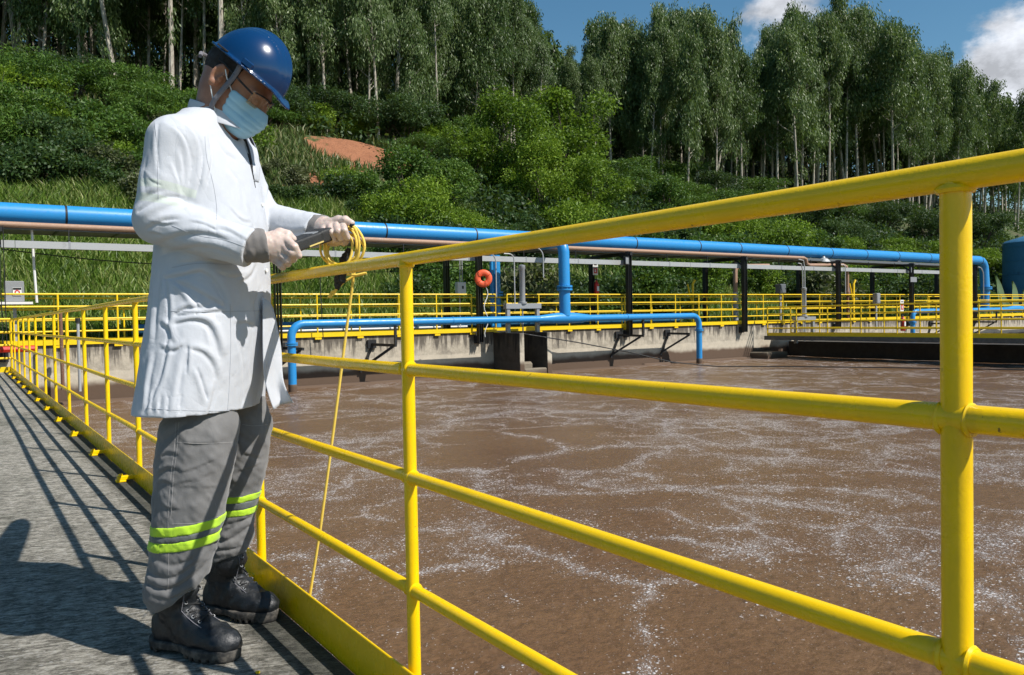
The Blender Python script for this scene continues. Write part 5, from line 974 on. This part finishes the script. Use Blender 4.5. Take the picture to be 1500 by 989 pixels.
MB().tube([Vector(hp(-.098, -.05, -.005)), Vector(hp(-.112, -.03, .002)), Vector(hp(-.117, 0, .004)), Vector(hp(-.112, .03, .002)), Vector(hp(-.098, .05, -.005))], .0055, 8).obj('suspension_band', 'strap_grey', ho, True)
# ---- face mask, ear loops, chin strap, glasses
mk = Field(); mk.ops = headf.ops[:4]+[headf.ops[7]]; mk.cone(hp(.098, 0, -.018), hp(.112, 0, -.045), .014, .018, .03); mk.ell(hp(.086, 0, -.075), HR, (.030, .038, .034), .03); mk.ell(hp(.055, 0, -.092), HR, (.030, .036, .018), .02)
mk.add('d', lambda P: -.0065+0*P[..., 0], HC-.25, HC+.25); mk.box(hp(.108, 0, -.067), HR, (.071, .082, .050), .010, .003, 'i')
for u_ in (-.042, -.060, -.080, -.098): mk.disp(lambda P, u_=u_: .0026*np.exp(-((((P-HC)@HU)-u_-.22*np.maximum(.04-((P-HC)@HF), -.06)*(u_+.07)*10)/.0030)**2), HC-.2, HC+.2)
mko = mk.mesh('face_mask', .003, 'mask_blue', man, 1)
for sd in (-1, 1):
    e = hp(-.004, sd*.084, .010); MB().tube([Vector(hp(.040, sd*.068, -.026)), Vector(hp(.012, sd*.082, -.005)), Vector(e)], .0016, 5).obj('ear_loop', 'mask_white', mko, True); MB().tube([Vector(hp(.036, sd*.062, -.098)), Vector(hp(.002, sd*.080, -.06)), Vector(hp(-.014, sd*.084, -.044))], .0016, 5).obj('ear_loop', 'mask_white', mko, True)
def ribbon(name, pts, wdir, wd, mat, parent, th=.002):
    p = spline(pts, 22); wdir = unit(wdir); v = np.concatenate([[a-wdir*wd/2, a+wdir*wd/2] for a in p]); f = [[2*i, 2*i+1, 2*i+3, 2*i+2] for i in range(len(p)-1)]
    o = link(name, mesh_np(name, v-np.array(man.location), f, True), mat, parent); m = o.modifiers.new('thickness', 'SOLIDIFY'); m.thickness = th; m.offset = 0; return o
ribbon('chin_strap', [hp(.024, -.092, .050), hp(.026, -.084, .010), hp(.022, -.082, -.04), hp(.020, -.074, -.085), hp(.032, -.050, -.118), hp(.042, 0, -.128), hp(.032, .050, -.118), hp(.020, .074, -.085), hp(.024, .092, .05)], HF*.9+HU*.2, .014, 'strap_grey', ho)
gl = empty('safety_glasses', man.location, 'x', 'x'); del gl['label']; del gl['category']; gl.parent = man; gl.location = (0, 0, 0)
def gtube(pts, r_, mat, nm):
    o = MB().tube([Vector(p) for p in pts], r_, 8).obj(nm, mat, man, True); o.parent = gl; return o
for sd in (-1, 1):
    gtube([hp(-.035, sd*.083, .020), hp(-.01, sd*.086, .020), hp(.05, sd*.081, .010), hp(.088, sd*.070, .004)], .0028, 'rubber', 'temple')
    lens_pts = [[hp(.104-.55*(abs(t)/.07)**2*.045-.0, sd*(.006+t), .014-k) for t in (0, .016, .032, .048, .062)] for k in (0, .014, .028, .038)]
    o = panel('lens', lens_pts, .0015, 'lens', man); o.parent = gl
    gtube([hp(.106, sd*.006, .015), hp(.102, sd*.032, .016), hp(.090, sd*.064, .012)], .0022, 'rubber', 'brow_bar')
gtube([hp(.106, -.007, .014), hp(.110, 0, .012), hp(.106, .007, .014)], .0025, 'rubber', 'bridge')
# ---- gloves
def glove(build, label=None):
    G = Field(); build(G); wrinkle(G, .0004, .022, (1, 1, 1), 31); return G.mesh('glove', .0022, 'glove', man, 1)
def right_glove(G):
    w_ = wp(385, 360, 2.052); G.chain([wp(372, 362, 2.045), w_], [.034, .030], .01)
    K = [wp(420, 352, 2.050), wp(417, 362, 2.048), wp(411, 372, 2.052), wp(404, 380, 2.058)]
    for q, r_ in zip(K, (.0135, .0140, .0135, .0125)): G.cone(w_, q, .026, r_, .014)
    G.cone(w_, wp(404, 350, 2.060), .024, .018, .014)
    F = [[(421, 353, 2.046), (431, 362, 2.030), (437.5, 374, 2.042)], [(418, 363.5, 2.044), (427, 371, 2.032), (430, 380, 2.060)], [(412, 374, 2.048), (420, 381, 2.038), (422, 387, 2.066)], [(405, 382, 2.054), (412, 388.5, 2.048), (414, 392, 2.072)]]
    for f_, r_ in zip(F, (.0108, .0106, .0102, .0094)): G.chain([wp(*p) for p in f_], [r_*1.08, r_, r_*.88], .0025)
    G.chain([wp(397, 349, 2.066), wp(411, 342, 2.070), wp(421, 344, 2.068), wp(429, 350, 2.074)], [.0165, .0130, .0115, .0098], .008)  # thumb over the top
glove(right_glove)
def left_glove(G):
    w_ = wp(474, 335, 2.262); G.chain([wp(462, 339, 2.285), w_], [.030, .028], .01)
    R_ = [(472, 335), (481.5, 331.5), (491, 330), (500.5, 330.5)]
    for (x, y), r_ in zip(R_, (.012, .0135, .0135, .0125)): G.cone(w_, wp(x+3, y, 2.222), .024, r_, .014)
    G.cone(w_, wp(488, 350, 2.245), .026, .020, .02); G.cone(wp(486, 346, 2.245), wp(504, 353, 2.232), .021, .014, .015)
    G.chain([wp(484, 328, 2.236), wp(496, 322.5, 2.222), wp(506, 323, 2.210), wp(515, 327, 2.208)], [.0150, .0122, .0112, .0095], .008)   # thumb along the top
    F = [((475, 343), (479.5, 352.5)), ((485, 341), (489.5, 351.5)), ((495, 339), (499.5, 349.5)), ((504.5, 338), (509, 348))]
    for (x, y), ((x2, y2), (x3, y3)), r_, dz in zip(R_, F, (.0088, .0096, .0098, .0094), (.010, .005, .001, .0)): G.chain([wp(x+2, y+1, 2.206+dz), wp(x2, y2, 2.176+dz), wp(x3, y3, 2.188+dz)], [r_*1.1, r_*1.04, r_*.88], .002)
glove(left_glove)
# ---- meter and cable
mt0, mt1 = wp(424, 362, 2.082), wp(476, 343, 2.205); mu = unit(mt1-mt0); mv = unit(np.cross(ZX, mu)); mw = np.cross(mu, mv); RM = np.stack([mu, mv, mw]); ML = np.linalg.norm(mt1-mt0)
mt = empty('handheld_meter', Vector(mt0), 'black handheld meter with a yellow stripe held in both gloved hands', 'meter')
mf = Field(); mf.box((mt0+mt1)/2, RM, (ML/2+.012, .030, .0155), .006, 0); mf.box((mt0+mt1)/2+mu*ML*.33, RM, (ML*.17, .033, .018), .006, .004)
for k in range(5): mf.box((mt0+mt1)/2+mu*ML*(-.25+.1*k)-mv*.033, RM, (.003, .003, .010), .001, .002, 's')
mf.mesh('housing', .0025, 'meter_black', mt, 1); MB().box(Vector((mt0+mt1)/2-mv*.0305-mw*.0105+mu*.008), (ML*.55, .002, .0035), rm=Matrix(RM.tolist()).transposed()).obj('stripe', 'meter_yellow', mt); MB().box(Vector((mt0+mt1)/2+mw*.0165+mu*.03), (ML*.4, .042, .002), rm=Matrix(RM.tolist()).transposed()).obj('screen', 'grey_steel', mt)
cb = empty('probe_cable', Vector(wp(512, 335, 2.22)), 'coiled yellow probe cable hanging from the gloved hand down to the water', 'cable')
g = random.Random(5); cc = wp(500, 358, 2.232); ca_ = unit(AX*.86-BX*.5); 
for k in range(6):
    rx, rz_ = .050+g.uniform(-.012, .008), .058+g.uniform(-.014, .010); ox, oy = g.uniform(-.008, .010), g.uniform(-.016, .016); P_ = []
    for i in range(41): a = 2*math.pi*i/40; P_.append(Vector(cc+ca_*(math.cos(a)*rx+ox)+ZX*(math.sin(a)*rz_-.003*k+.005*math.sin(3*a+k*1.7))+unit(np.cross(ca_, ZX))*(oy+.006*math.sin(a*2+k))))
    MB().tube(P_, .0036, 8).obj('coil', 'cable_yellow', cb, True)
top = wp(519, 352, 2.235); MB().tube([Vector(wp(511, 334, 2.22)), Vector(wp(521, 338, 2.225)), Vector(wp(527, 352, 2.24)), Vector(wp(525, 375, 2.26)), Vector(wp(519, 398, 2.275)), Vector(wp(508, 480, 2.29)), Vector(wp(490, 620, 2.31)), Vector(wp(470, 770, 2.335)), Vector(wp(455, 866, 2.35)), Vector(wp(447, 920, 2.36)), Vector(wp(420, 1130, 2.40))], .0040, 10).obj('drop_line', 'cable_yellow', cb, True)
MB().tube([Vector(wp(513, 328, 2.205)), Vector(wp(518, 331, 2.208))], .0075, 10).obj('end_ferrule', 'rubber', cb, True)
cf = Field(); cf.chain([wp(511, 368, 2.255), wp(506, 382, 2.262), wp(503, 392, 2.268), wp(498, 408, 2.27), wp(494, 421, 2.272)], [.009, .0155, .012, .0155, .008], .004); wrinkle(cf, .0012, .02, (1, 1, 1), 4); cf.mesh('connector', .0025, 'rubber', cb)
for p in ([(493, 421, 2.272), (491, 428, 2.272), (484, 435, 2.27), (481, 436, 2.27), (486, 428, 2.268), (494, 424, 2.27)], [(497, 420, 2.272), (505, 412, 2.275), (518, 405, 2.275), (537, 400, 2.275)], [(508, 402, 2.262), (522, 403, 2.262), (535, 400, 2.266)]): MB().tube([Vector(wp(*q)) for q in p], .0036, 8).obj('cable_tail', 'cable_yellow', cb, True)
